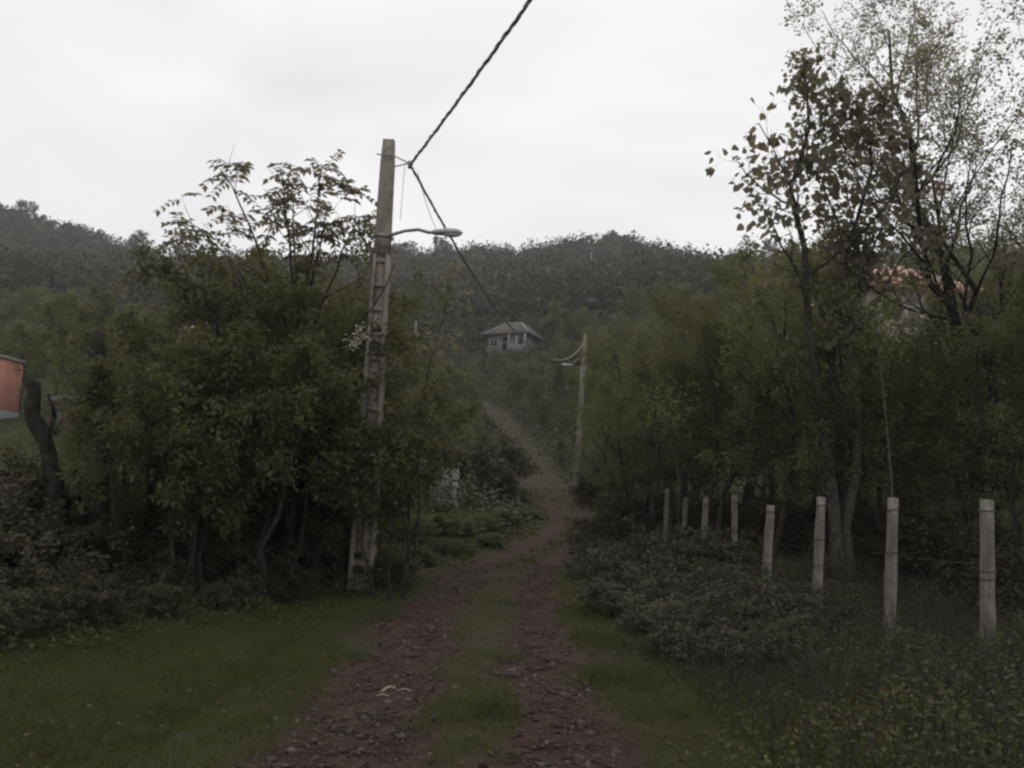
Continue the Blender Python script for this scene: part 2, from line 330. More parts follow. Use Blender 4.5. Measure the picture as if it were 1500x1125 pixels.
def make_tree(seed, Ht, r0, stems=1, lean=4, clear=.25, limbs=16, limb_len=1.6, limb_ang=62, limb_up=.15, subs=6, sub_len=.45, twigs=5, twig_len=.4,
              shape='round', n_leaf=9000, size=.08, tmpl='leaf', leaf='leaf_dark', bark='bark', droop=.35, flat=.7, spread=.05, skirt=0, names=('trunk', 'crown'), tint_mu=None, stem_gap=.12):
    rng = np.random.default_rng(seed); s = np.linspace(0, 1, 9)[None, :, None]
    az = np.arange(stems) * 2.4 + rng.random() * 6; ln = R(lean) * rng.uniform(.5, 1.5, stems)
    d = np.stack([np.cos(az) * np.sin(ln), np.sin(az) * np.sin(ln), np.cos(ln)], -1); hh = Ht * np.where(np.arange(stems) == 0, 1, rng.uniform(.65, .97, stems))
    b0 = np.stack([np.cos(az), np.sin(az), az * 0], -1) * (stem_gap * (stems > 1)) * rng.uniform(.2, 1.4, (stems, 1)); b0[:, 2] = -.12
    P = b0[:, None] + d[:, None] * hh[:, None, None] * s
    j = np.cumsum(rng.normal(0, .018, (stems, 9, 3)), 1) * Ht; j[..., 2] *= .2; j -= j[:, :1]; P = P + j
    P[..., 2] = P[..., 2] / P[0, -1, 2] * (Ht * .95)
    Rr = (r0 * (hh / Ht))[:, None] * (np.linspace(1, .14, 9)[None]) * np.array([1.25, 1.02] + [1] * 7)[None]
    sh = SHAPES[shape]
    L1, r1, t1, len1 = grow(rng, P, Rr, limbs, clear, .99, limb_ang, lambda t, i: limb_len * sh((t - clear) / (1 - clear)), 7, .55, limb_up, .03)
    L2, r2, t2, len2 = grow(rng, L1, r1, subs, .25, 1.0, 48, lambda t, i: len1[i] * sub_len * (1.15 - .5 * t), 5, .6, limb_up * .6, .035)
    L3, r3, t3, len3 = grow(rng, L2, r2, twigs, .15, 1.0, 45, lambda t, i: np.maximum(len2[i] * .6, twig_len * .4) * (1.1 - .4 * t), 4, .7, -.08, .04)
    tb = Buf(); tb.add(*tubes(P, Rr, 9)); tb.add(*tubes(L1, r1, 5))
    cb = Buf(); cb.add(*tubes(L2, r2, 3), 1)
    thin = L3 if len(L3) < 6000 else L3[::3]; rt = r3 if len(L3) < 6000 else r3[::3]
    cb.add(*tubes(thin[:, ::3], np.maximum(rt[:, ::3] * .8, .0018), 3), 1)
    idx = rng.integers(0, len(L3), n_leaf); t = rng.uniform(.1, 1.0, n_leaf)
    p, tg, _ = along(L3, r3, idx, t); p = p + rng.normal(0, spread, p.shape)
    out = unit(p - np.array([0, 0, Ht * .5])) * .35 + tg * .6 + rng.normal(0, .55, p.shape); out[:, 2] -= droop
    tm = rng.random(len(L2))[idx // twigs] * .5 + rng.random(n_leaf) * .5
    leaves(cb, p, out, size * rng.uniform(.6, 1.3, n_leaf), tmpl, rng, 0, np.clip(tm + (tint_mu or 0), 0, 1), flat)
    k_z = Ht / np.percentile(p[:, 2], 99.7)
    for bb in (tb, cb): bb.V = [v * np.array([1, 1, k_z]) for v in bb.V]
    return (names, tb.mesh(names[0], [bark]), cb.mesh(names[1], [leaf, bark]))
def place(proto, kind, loc, scale, rz, label, cat, group=None, tilt=(0, 0), sz=1.0):
    names, a, b = proto; r = empty(kind, loc, label, cat, group)
    r.scale = (scale, scale, scale * sz); r.rotation_euler = (R(tilt[0]), R(tilt[1]), rz)
    obj(names[0], a, r); obj(names[1], b, r); return r
def spot(px, D):
    x = float(at(px, 700, D)[0]); return (x, D, Hs(x, D) - .03)

# ================================================================== THE SETTING
def grid_mesh(name, X, Y, Z, mats, attrs=None):
    ny, nx = X.shape; V = np.stack([X, Y, Z], -1).reshape(-1, 3); i = np.arange(ny - 1)[:, None] * nx + np.arange(nx - 1)[None]
    F = np.stack([i, i + 1, i + nx + 1, i + nx], -1).reshape(-1, 4); return mesh_from(name, V, [F], mats, None, attrs)
gx = np.concatenate([-np.geomspace(14, 450, 40)[::-1], np.arange(-13.65, 13.7, .35), np.geomspace(14, 450, 40)])
gy = np.concatenate([np.arange(-60, -5, 3), np.arange(-5, 40, .35), np.arange(40, 130, 1.2), np.arange(130, 621, 5)])
GX, GY = np.meshgrid(gx, gy)
in_track = (1 - ss(np.abs(GX - cx(GY)), 1.7, 2.0)) * ss(GY, -9, -8) * (1 - ss(GY, 99, 101))
tag(obj('ground', grid_mesh('ground', GX, GY, H(GX, GY) - .07 * in_track, ['ground_soil'])), 'rough grassy hillside ground with bare soil', 'ground', kind='structure')
ty = np.concatenate([np.arange(-8, 17, .1), np.arange(17, 100.2, .4)]); td = np.linspace(-2.1, 2.1, 57)
TD, TY = np.meshgrid(td, ty); TX = cx(TY) + TD; rut = rut_mask(TX, TY)
fine = (vnoise(TX, TY, 9, 21) - .5) * .02 + (vnoise(TX, TY, 22, 22) - .5) * .012
TZ = H(TX, TY) + fine - .12 * ss(np.abs(TD), 1.85, 2.1)
tag(obj('dirt_track', grid_mesh('dirt_track', TX, TY, TZ, ['track_soil'], {'rut': np.clip(rut + .55 * (1 - .7 * ss(TY, 34, 62)) * (np.abs(TD) < 1.6) * ss(vnoise(TX, TY, 2.1, 24) * .5 + vnoise(TX, TY, 7, 25) * .5, .42, .62) * (1 - rut), 0, 1).ravel()})), 'reddish brown rutted dirt track winding uphill', 'track', kind='structure')
def Ht_track(x, y): return H(x, y)

# ------------------------------------------------------------------ grass, stones, litter (uncountable)
rng = np.random.default_rng(5)
def keep_grass(x, y):
    d = x - cx(y); m = 1 - rut_mask(x, y) * 1.02
    mid = (np.abs(d) < .5); patch = vnoise(x, y, 1.3, 31) * .42 + vnoise(x, y, 4.0, 32) * .3 + vnoise(x, y, 11.0, 33) * .28
    m = np.where(mid, m * ss(patch, .40, .66) * .75, m); m = np.where((d < -.9) & (d > -2.3), m * ss(patch + .12 * (-d - .9), .34, .56), m)
    right = ss(d, 1.9, 3.0); return m * (1 - .8 * right)
gb = Buf()
def sow(n, x0, x1, y0, y1, h0, h1, wid, keep=keep_grass, flop=.45, tmin=0, tall=None, pw=1.0):
    x = rng.uniform(x0, x1, n); y = y0 + (y1 - y0) * rng.random(n) ** pw
    k = rng.random(n) < keep(x, y); x, y = x[k], y[k]; n = len(x)
    hh = rng.uniform(h0, h1, n) * (.6 + .8 * vnoise(x, y, 1.1, 41))
    if tall is not None: hh = hh * tall(x, y)
    p = np.stack([x, y, H(x, y) - .012], -1); d = np.stack([rng.normal(0, flop, n), rng.normal(0, flop, n), np.ones(n)], -1)
    t = np.clip(vnoise(x, y, .8, 42) * .45 + vnoise(x, y, 5, 43) * .2 + rng.beta(1.6, 2.6, n) * .5 - .1, tmin, 1)
    leaves(gb, p, d, hh, 'blade', rng, 0, t, 8.0, wid)
sow(190000, -7.5, 3.0, 3.4, 9.5, .022, .065, 1.9)
sow(60000, -1.2, 2.6, 3.4, 12, .02, .06, 1.9)
sow(30000, -3.2, -.6, 3.4, 12, .02, .055, 1.9)
sow(70000, -9.0, 4.0, 9, 17, .03, .08, 3.0)
sow(26000, -6.0, 6.0, 17, 45, .08, .2, 4.0)
def tuft(px, py, rad, n, h0, h1):
    c = on_flat(px, py); sow(n, c[0] - rad, c[0] + rad, c[1] - rad * .8, c[1] + rad * .8, h0, h1, .9, lambda x, y: np.exp(-(((x - c[0]) / (rad * .55)) ** 2 + ((y - c[1]) / (rad * .5)) ** 2)), .38, .3)
for a in [(718, 1040, .30, 800, .07, .15), (690, 1100, .36, 700, .05, .11), (640, 1055, .3, 700, .06, .12), (735, 960, .4, 900, .06, .13), (730, 900, .5, 1000, .06, .14), (420, 1010, .6, 1200, .06, .12), (960, 1040, .6, 1800, .08, .18), (900, 990, .6, 1800, .07, .15)]: tuft(*a)
go = tag(obj('grass', gb.mesh('grass', ['grass_blade'])), 'short dull green grass on the verges and between the ruts', 'grass', kind='stuff')

sb = Buf(); n = 30000
y = 3.3 + 15 * rng.random(n) ** 1.5; x = cx(y) + rng.uniform(-1.5, 1.4, n); k = rng.random(n) < (rut_mask(x, y) * .95 + .03); x, y = x[k], y[k]; n = len(x)
r_ = np.where(rng.random(n) < .05, rng.uniform(.018, .042, n), rng.uniform(.005, .016, n)); oc = np.array([(1, 0, 0), (0, 1, 0), (-1, 0, 0), (0, -1, 0), (0, 0, 1), (0, 0, -1)], float)
Vs = np.stack([x, y, H(x, y) + r_ * .15], -1)[:, None] + r_[:, None, None] * oc[None] * rng.uniform(.6, 1.35, (n, 6, 1)) * np.array([1.15, 1.15, .7]) + r_[:, None, None] * rng.normal(0, .2, (n, 6, 3))
of = np.array([(0, 1, 4), (1, 2, 4), (2, 3, 4), (3, 0, 4), (1, 0, 5), (2, 1, 5), (3, 2, 5), (0, 3, 5)])
sb.add(Vs.reshape(-1, 3), (of[None] + (np.arange(n) * 6)[:, None, None]).reshape(-1, 3), 0, np.repeat(np.clip(rng.beta(1.5, 2.4, n), 0, 1), 6))
tag(obj('gravel', sb.mesh('gravel', ['stone'], False)), 'purplish brown gravel strewn along the wheel ruts', 'gravel', kind='stuff')

lb = Buf(); n = 16000
y = 3.4 + 16 * rng.random(n) ** 1.3; x = rng.uniform(-8, 11, n); k = rng.random(n) < np.where(np.abs(x - cx(y)) < 2, .6, .8); x, y = x[k], y[k]; n = len(x)
leaves(lb, np.stack([x, y, H(x, y) + .012], -1), np.stack([rng.normal(0, 1, n), rng.normal(0, 1, n), rng.normal(.05, .25, n)], -1), rng.uniform(.018, .055, n), 'small', rng, 0, None, .6)
tag(obj('leaf_litter', lb.mesh('leaf_litter', ['dead_leaf'])), 'brown fallen leaves scattered on grass and track', 'leaf litter', kind='stuff')

# ================================================================== BUILDINGS
def hip_roof(cx_, w, d, z, h, over, thick=.14, ridge=.35):
    a, b = w / 2 + over, d / 2 + over; rl = max(.0, w / 2 - d / 2 * ridge * 2)
    V = [(-a, -b, z), (a, -b, z), (a, b, z), (-a, b, z), (-a, -b, z + thick), (a, -b, z + thick), (a, b, z + thick), (-a, b, z + thick), (-rl, 0, z + h), (rl, 0, z + h)]
    F = [np.array([(0, 3, 2, 1), (0, 1, 5, 4), (1, 2, 6, 5), (2, 3, 7, 6), (3, 0, 4, 7), (4, 5, 9, 8), (6, 7, 8, 9)]), np.array([(5, 6, 9), (7, 4, 8)])]
    return np.array(V, float), F, rl
def house(name, loc, rz, w, d, hw, hr, wall, roof, label, over=.6, windows=(), doors=(), plinth=None, caps=None, flat=False, ridge=.5):
    r = empty(name, loc, label, 'house'); r.rotation_euler.z = rz
    box('wall', (-w / 2, -d / 2, -1.5), (w / 2, d / 2, hw), wall, r)
    if plinth: box('plinth', (-w / 2 - .04, -d / 2 - .04, -1.6), (w / 2 + .04, d / 2 + .04, plinth), 'grey_render', r)
    if flat:
        ro = box('roof', (-w / 2 - over, -d / 2 - over, hw), (w / 2 + over, d / 2 + over, hw + .22), roof, r)
    else:
        V, F, rl = hip_roof(0, w, d, hw + .003, hr, over, ridge=ridge); ro = simple('roof', V, F, roof, r)
        if caps:
            a, b = w / 2 + over, d / 2 + over
            for p, q in (((-rl, 0), (rl, 0)), ((rl, 0), (a, -b)), ((rl, 0), (a, b)), ((-rl, 0), (-a, -b)), ((-rl, 0), (-a, b))):
                zp, zq = (hw + hr + .05, hw + hr + .05 if abs(q[1]) < 1e-6 else hw + .2)
                simple('ridge_cap', *tube([(p[0], p[1], zp), (q[0], q[1], zq)], .10, 6), caps, ro)
    for (x0, x1, z0, z1) in windows:
        f = box('window', (x0 - .07, -d / 2 - .05, z0 - .07), (x1 + .07, -d / 2 + .02, z1 + .07), 'white_paint', r)
        box('pane', (x0, -d / 2 - .07, z0), ((x0 + x1) / 2 - .03, -d / 2 - .04, z1), 'dark_opening', f)
        box('pane', ((x0 + x1) / 2 + .03, -d / 2 - .07, z0), (x1, -d / 2 - .04, z1), 'dark_opening', f)
        box('sill', (x0 - .14, -d / 2 - .14, z0 - .14), (x1 + .14, -d / 2 - .052, z0 - .075), 'pale_cement', f)
    for (x0, x1, z0, z1) in doors:
        box('door', (x0, -d / 2 - .06, z0), (x1, -d / 2 + .02, z1), 'dark_opening', r)
    return r
# hip-roofed house on the slope above the track
a = on_ground(751, 517); DH = a[1]; w_ = 62 / F_PX * DH
hh_ = house('hillside_house', a, R(-24), w_ * .96, 5.2, 2.35, 2.3, 'white_render', 'roof_brown', 'small white house with brown hipped roof up on the wooded slope', .75,
      [(-2.6, -1.5, .7, 1.7), (1.7, 2.8, .7, 1.7)], [(-.6, .4, 0, 2.0)], None, 'pale_cement', False, .34)
box('veranda_wall', (.7, -3.9, -.8), (w_ / 2 + .2, -3.75, .55), 'white_render', hh_)
for k_ in range(3): box('veranda_post', (.75 + k_ * 1.35, -3.6, -.9), (.9 + k_ * 1.35, -3.45, 2.3), 'pale_cement', hh_)
# orange building at the left edge
a = at(24, 624, 50); a[2] = Hs(a[0], 50) - .5
ob = house('orange_building', (a[0] - 4.5, 46, a[2]), 0, 9, 8, (at(24, 533, 50) - a)[2], 0, 'orange_render', 'grey_render', 'orange rendered flat-roofed building with grey base beyond the left thicket', .06,
      [(-3.2, -1.6, 1.2, 2.4)], [(-.4, .7, .75, 2.6)], .75, None, True)
# brown low shed beside it
a = at(88, 628, 42)
house('brown_shed', (a[0], 44, a[2] - .3), R(4), 2.6, 2.4, 1.75, .5, 'brown_wall', 'roof_brown', 'low brown shed beside the orange building', .15, (), [(-1.0, -.45, 0, 1.4)], None, None, False, .1)
# red-roofed house among the right-hand trees
DR = 52; a = at(1345, 478, DR)
gz = Hs(a[0], DR + 3.5)
house('red_roofed_house', (a[0], DR + 3.5, gz), R(7), 8.0, 7, at(1345, 428, DR)[2] - gz, 2.9, 'cream_render', 'roof_red', 'cream house with pale red roof half hidden by right-hand trees', .75,
      [(-2.9, -1.7, 4.2, 5.4), (.2, 1.4, 4.2, 5.4), (-2.9, -1.7, 1.2, 2.5), (.2, 1.4, 1.2, 2.5)], [(2.2, 3.2, 0.1, 2.2)], .3, None)
# pale-roofed house above the left thicket
DL = 62; a = at(297, 487, DL)
gz = Hs(a[0], DL + 2)
house('pale_roofed_house', (a[0], DL + 2, gz), R(-10), 4.2, 4.5, a[2] - gz, 1.3, 'cream_render', 'roof_pale', 'cream house with pale tan roof above the left thicket', .4, [(-.6, .6, 1.1, 2.1)], (), None, None)
a = on_ground(902, 478)
house('far_hut', a, R(15), 3.2, 3, 2.2, .6, 'grey_render', 'roof_brown', 'tiny grey hut high on the wooded hillside', .3, (), [(-.5, .4, 0, 1.8)])

# ================================================================== POLES, LAMPS, CABLES
def utility_pole(base, top, wb, wt, label, solid, n_rung, lamp, group=None):
    """tapered concrete pole, two rails with rungs between them on the lower part, plain upper part; `lamp` = (pole z fraction, arm end, head end)"""
    base = np.array(base); top = np.array(top); L = np.linalg.norm(top - base)
    r = empty('utility_pole', base, label, 'utility pole', group)
    zx = Vector(top - base).normalized(); r.rotation_mode = 'QUATERNION'
    xa = Vector((1, 0, 0)); ya = zx.cross(xa).normalized(); xa = ya.cross(zx).normalized()
    M = Matrix((xa, ya, zx)).transposed(); r.rotation_quaternion = M.to_quaternion()
    bpy.context.view_layer.update(); Mi = M.transposed()
    loc = lambda p: np.array(Mi @ Vector(np.array(p) - base))
    W = lambda z: wb + (wt - wb) * z / L
    zs = np.linspace(-.6, L, 14); b = Buf()
    def prism(x0, x1, y0, y1, za, zb, n, ch=.12):
        zz = np.linspace(za, zb, n); rings = []
        for q, z in enumerate(zz):
            w = W(z) * (1 - (.0 if z < L - .02 else .12)); X0, X1, Y0, Y1 = x0 * w, x1 * w, y0 * w, y1 * w; c = ch * min(X1 - X0, Y1 - Y0)
            rings.append([(X0 + c, Y0, z), (X1 - c, Y0, z), (X1, Y0 + c, z), (X1, Y1 - c, z), (X1 - c, Y1, z), (X0 + c, Y1, z), (X0, Y1 - c, z), (X0, Y0 + c, z)])
        V = np.array(rings).reshape(-1, 3); i = np.arange(n - 1)[:, None] * 8; q = np.arange(8)[None]
        F = np.stack([i + q, i + (q + 1) % 8, i + 8 + (q + 1) % 8, i + 8 + q], -1).reshape(-1, 4)
        return V, [F, np.arange(8)[::-1][None], np.arange(8 * n - 8, 8 * n)[None]]
    zsol = L * (1 - solid)
    simple('shaft', *prism(-.30, .30, -.20, .30, -.6, L - .01, 12), 'concrete_pole', r)
    simple('pole_head', *prism(-.5, .5, -.36, .4, zsol, L, 6, .1), 'concrete_pole', r)
    for s in (-1, 1):
        x0, x1 = (-.5, -.29) if s < 0 else (.29, .5)
        simple('rail', *prism(x0, x1, -.36, .4, -.6, zsol - .004, 10, .2), 'concrete_pole', r)
    for k_ in range(n_rung):
        z = .35 + (zsol - .5) * k_ / (n_rung - 1); hgt = .16 * (zsol / n_rung)
        simple('rung', *prism(-.287, .287, -.33, -.21, z, z + hgt, 2, .1), 'concrete_pole', r)
    if lamp:
        zf, p1, p2, sc_ = lamp; p0 = np.array((.0, -.36 * W(zf * L), zf * L)); q1 = loc(p1); q2 = loc(p2)
        s0 = np.array((.5 * W(zf * L) * np.sign(q1[0]), -.1, zf * L))
        pts = [s0 + (0, 0, -.06), s0 * .65 + q1 * .35 + (0, 0, .02), s0 * .3 + q1 * .7 + (0, 0, .05), q1]
        arm = simple('lamp_arm', *tube(pts, .028 * sc_, 8), 'galvanised', r, True)
        zz = zf * L; w = W(zz) * .5 + .012
        V, F = box_vf((-w, -.43 * W(zz), zz - .09), (w, .43 * W(zz), zz - .02)); simple('clamp_band', V, F, 'galvanised', arm)
        ax = unit(q2 - q1); ln = np.linalg.norm(q2 - q1); t = np.linspace(0, 1, 11)
        wid = np.interp(t, [0, .08, .3, .6, .85, .96, 1], [.035, .06, .085, .105, .09, .05, .01]) * sc_
        pc = q1[None] + ax[None] * (t * ln)[:, None]; hb = Buf(); side = unit(np.cross(ax, (0, 0, 1.))); up = np.cross(side, ax)
        an = np.arange(12) * np.pi / 6; prof = np.where(np.sin(an) > 0, np.sin(an) * .72, np.sin(an) * .42)
        V = pc[:, None] + wid[:, None, None] * (np.cos(an)[None, :, None] * side + prof[None, :, None] * up)
        i = np.arange(10)[:, None] * 12; q = np.arange(12)[None]; F = np.stack([i + q, i + (q + 1) % 12, i + 12 + (q + 1) % 12, i + 12 + q], -1).reshape(-1, 4)
        head = simple('lamp_head', V.reshape(-1, 3), [F, np.arange(12)[::-1][None], np.arange(120, 132)[None]], 'lamp_grey', r, True)
        lt = np.linspace(.42, .95, 7); lw = np.interp(lt, [.42, .55, .8, .95], [.03, .075, .07, .02]) * sc_
        pc = q1[None] + ax[None] * (lt * ln)[:, None] - up * .03 * sc_
        prof = np.where(np.sin(an) > 0, np.sin(an) * .2, np.sin(an) * .55)
        V = pc[:, None] + lw[:, None, None] * (np.cos(an)[None, :, None] * side + prof[None, :, None] * up)
        i = np.arange(6)[:, None] * 12; F = np.stack([i + q, i + (q + 1) % 12, i + 12 + (q + 1) % 12, i + 12 + q], -1).reshape(-1, 4)
        simple('lens', V.reshape(-1, 3), [F], 'lamp_glass', head, True)
    return r, loc
D1 = 12.6
pb = on_flat(529, 862); D1 = pb[1]; pt = at(570, 206, D1)
pole, ploc = utility_pole((pb[0], D1, Hs(pb[0], D1)), pt, .40, .215, 'tall leaning concrete utility pole with grey street lamp beside the thicket', .27, 13,
                          ((862 - 350) / (862 - 206.), at(630, 341, D1 - .12), at(678, 341, D1 - .3), 1.0))
clamp_p = at(601, 241, D1 - .05)
q = ploc(clamp_p); zb = ploc(at(570, 236, D1))[2]
br = simple('bracket_rod', *tube([(-.17, -.12, zb + .06), (.09, -.13, zb + .05), (q[0] - .08, q[1] - .03, q[2] + .04), (q[0], q[1], q[2])], .011, 6), 'galvanised', pole, True)
simple('bracket_rod', *tube([(.09, .02, zb - .09), (q[0] - .06, q[1], q[2] + .01), (q[0], q[1], q[2])], .010, 6), 'galvanised', pole, True)
V, F = box_vf((q[0] - .035, q[1] - .04, q[2] - .06), (q[0] + .035, q[1] + .04, q[2] + .05)); simple('cable_clamp', V, F, 'cable_veil_grey', pole)
D2 = 44.0; p2t = at(857, 490, D2); p2b = at(844, 690, D2); p2b[2] = Hs(p2b[0], D2) - .02
p2b = p2t + (p2b - p2t) ; 
utility_pole(p2b, p2t, .32, .19, 'slender grey concrete utility pole standing right of the bend', .2, 13, (.86, at(838, 535, D2), at(822, 534, D2 - .3), 1.0))
D3 = 86.0; p3t = at(609.5, 470, D3); x3 = at(608, 520, D3)[0]
utility_pole((x3, D3, Hs(x3, D3)), p3t, .42, .26, 'distant concrete utility pole above the left-hand trees', .3, 8, (.88, at(621, 490, D3), at(631, 488, D3 - .3), 1.0))

def twisted(name, ctrl, r_strand, r_helix, pitch, n, label, loose=()):
    """a bundle of three insulated conductors twisted round each other along ctrl (function 0..1 -> point)"""
    root = empty(name, ctrl(0), label, 'cable'); t = np.linspace(0, 1, n); P = np.array([ctrl(v) for v in t]); L = np.concatenate([[0], np.cumsum(np.linalg.norm(np.diff(P, axis=0), axis=1))])
    T, A, B = frames(P[None]); A, B = A[0], B[0]; rg = np.random.default_rng(9)
    for k_ in range(3):
        ph = 2 * np.pi * L / pitch + k_ * 2.094 + .8 * np.sin(L * .7); rh = r_helix * (1 + .35 * np.sin(L * 1.3 + k_ * 2))[:, None]
        Q = P + rh * (np.cos(ph)[:, None] * A + np.sin(ph)[:, None] * B) - ctrl(0)
        simple('conductor', *tube(Q, r_strand, 6), 'cable_veil_grey', root, True)
    return root
e0 = at(777, 0, 8.35); dirn = (e0 - clamp_p); end = clamp_p + dirn * 4.6
def near_cable(t):
    p = clamp_p + (end - clamp_p) * t; p = p.copy(); p[2] += -.9 * 4 * t * (1 - t) * .5 + .9 * .5 * 4 * (1 / 4.6) * (1 - 1 / 4.6) * t * 4.6; return p
def near_cable2(t):
    u = t * 4.6; p = clamp_p + dirn * u; return p + np.array((0, 0, .10 * u * (u - 1)))
twisted('overhead_cable', near_cable2, .0125, .014, .62, 420, 'twisted overhead cable rising from the near pole out over the track')
p2c = at(855, 503, D2)
def far_cable(t):
    p = clamp_p + (p2c - clamp_p) * t; return p + np.array((0, 0, -1.95 * 4 * t * (1 - t)))
twisted('overhead_cable', far_cable, .0125, .013, .7, 420, 'slack twisted cable sagging from the near pole to the slender pole')
lp = at(640, 338, D1 - .1)
for nm, p, qd, lab in (('service_wire', at(612, 252, D1 - .05), lp, 'thin slanting wire from the cable down to the street lamp'),
                       ('service_wire', clamp_p + (-.09, 0, .02), at(586, 322, D1 - .1), 'thin wire hanging down beside the near pole top')):
    t = np.linspace(0, 1, 12)[:, None]; P = p + (qd - p) * t + np.array((0, 0, -.08)) * 4 * t * (1 - t)
    o = simple(nm, *tube(P - p, .005, 5), 'cable_veil_grey', None, True); o.location = [float(v) for v in p]; tag(o, lab, 'wire')

# ================================================================== FENCE POSTS, GATE
def post_mesh(seed, w, h):
    rg = np.random.default_rng(seed); n = 9; rings = []
    for k_ in range(n):
        z = -.35 + (h + .35) * k_ / (n - 1); s = w * (1.06 - .12 * k_ / (n - 1)) / 2; c = .25 * s
        if k_ == n - 1: s *= .93
        ring = np.array([(-s + c, -s), (s - c, -s), (s, -s + c), (s, s - c), (s - c, s), (-s + c, s), (-s, s - c), (-s, -s + c)]) + rg.normal(0, .0035, (8, 2))
        rings.append(np.concatenate([ring, np.full((8, 1), z) + (rg.normal(0, .006, (8, 1)) if k_ == n - 1 else 0)], 1))
    V = np.array(rings).reshape(-1, 3); i = np.arange(n - 1)[:, None] * 8; q = np.arange(8)[None]
    F = np.stack([i + q, i + (q + 1) % 8, i + 8 + (q + 1) % 8, i + 8 + q], -1).reshape(-1, 4)
    b = Buf(); b.add(V, [F, np.arange(8 * n - 8, 8 * n)[None]]); return b.mesh('fence_post', ['concrete_post'], False)
posts = []
GP = 'concrete posts of the wire fence'
def fence_post(px_b, py_b, px_t, py_t, w, ties, label='weathered grey concrete fence post tied with wire on the right verge', D=None, seed=1):
    p = on_flat(px_b, py_b) if D is None else at(px_b, py_b, D); D = p[1]; p[2] = Hs(p[0], D); t = at(px_t, py_t, D); L = np.linalg.norm(t - p)
    o = obj('fence_post', post_mesh(seed, w, L)); tag(o, label, 'fence post', GP)
    o.location = [float(v) for v in p]; zx = Vector(t - p).normalized(); o.rotation_mode = 'QUATERNION'; o.rotation_quaternion = Vector((0, 0, 1)).rotation_difference(zx) @ Matrix.Rotation(R(4 * math.sin(seed * 7)), 3, 'Z').to_quaternion()
    for f in ties:
        s = w * .5 * (1.06 - .12 * f) + .006; an = np.arange(13) * 2 * np.pi / 12
        sq = np.clip(np.stack([np.cos(an), np.sin(an)], -1) * 1.35, -1, 1) * s
        P = np.concatenate([sq, (L * f + .012 * np.sin(an + seed))[:, None]], 1); simple('wire_tie', *tube(P, .006, 5), 'rusty_wire', o, True)
    posts.append((p, t, L)); return o
fence_post(1447, 962, 1446, 732, .118, (.93, .53, .48), seed=1)
fence_post(1303, 926, 1308, 730, .114, (.91, .58), seed=2)
fence_post(1196, 901, 1203, 728, .112, (.92, .62, .4), seed=3)
fence_post(1121, 882, 1129, 740, .115, (.92, .35), seed=4, label='shorter weathered concrete fence post tied with wire on the right verge')
fence_post(1076, 848, 1076, 726, .112, (.9, .5), seed=5)
fence_post(1030, 842, 1034, 729, .11, (.9,), seed=6)
fence_post(1000, 822, 1005, 729, .115, (.9,), seed=7)
fence_post(974, 800, 978, 716, .11, (.9,), D=20.5, seed=8)
for k_, (a_, t_, D_) in enumerate([(956, 718, 25), (947, 719, 28.5), (939, 716, 32), (933, 706, 36)]):
    fence_post(a_ - 1, t_ + 2.0 / D_ * F_PX * .8, a_, t_, .13, (.88,), D=D_, seed=10 + k_)
for s_, lab in ((.93, 'upper'), (.58, 'lower')):
    P = np.array([p + (t - p) * s_ + (0, -.075, 0) for p, t, L in posts[:8]]); Q = []
    for a_, b_ in zip(P[:-1], P[1:]):
        for f in np.linspace(0, 1, 6)[:-1]: Q.append(a_ + (b_ - a_) * f + np.array((0, 0, -.03 * 4 * f * (1 - f))))
    Q.append(P[-1]); Q = np.array(Q); o = simple('fence_wire', *tube(Q - Q[0], .0022, 4), 'rusty_wire', None, True); o.location = [float(v) for v in Q[0]]
    tag(o, f'{lab} thin rusty wire strung along the concrete fence posts', 'wire')
# white gate left of the track
DG = 36.0; g0 = at(630, 722, DG); g1 = at(664, 722, DG); gz = Hs(g0[0], DG); top = at(650, 684, DG)[2]; gw = g1[0] - g0[0]; gh = max(1.15, top - gz)
gate = empty('white_gate', (g0[0], DG, gz), 'white picket gate with pale globe on its post left of the track', 'gate')
for z in (.25, gh - .22): box('rail', (0, .0, z), (gw, .035, z + .05), 'white_paint', gate)
for k_ in range(9):
    xk = .05 + (gw - .1) * k_ / 8; box('picket', (xk - .022, -.025, .08), (xk + .022, -.002, gh + .05 * math.sin(k_ * 2.1) - .02), 'white_paint', gate)
for xk, cap in ((-.42, 'globe'), (gw + .1, 'cap')):
    po = box('gate_post', (xk - .12, -.1, -.3), (xk + .12, .14, gh - .02), 'pale_cement' if cap == 'cap' else 'grey_render', gate)
    th = np.linspace(0, np.pi, 9); rr = np.sin(th); zz = -np.cos(th)
    an = np.arange(12) * np.pi / 6; rad, sq = (.21, .95) if cap == 'globe' else (.3, .42)
    V = np.stack([np.outer(rr, np.cos(an)) * rad + xk, np.outer(rr, np.sin(an)) * rad + .02, np.outer(zz, np.ones(12)) * rad * sq + gh + rad * sq - .04], -1).reshape(-1, 3)
    i = np.arange(8)[:, None] * 12; q_ = np.arange(12)[None]; F = np.stack([i + q_, i + (q_ + 1) % 12, i + 12 + (q_ + 1) % 12, i + 12 + q_], -1).reshape(-1, 4)
    simple('globe' if cap == 'globe' else 'post_cap', V, F, 'white_paint' if cap == 'globe' else 'dark_cap', po, True)
# pale fence posts near the hillside house
me_far = post_mesh(40, .22, 1.7)
for k_, px in enumerate((641, 652, 662, 673, 681, 689, 697, 703)):
    p = on_ground(px, 498 + (k_ % 3)); o = obj('garden_post', me_far); o.location = [float(v) for v in p]; o.scale.z = .8 + .12 * (k_ % 3)
    tag(o, 'small pale garden fence post on the slope beside the hipped-roof house', 'fence post', 'pale posts beside the hillside house')
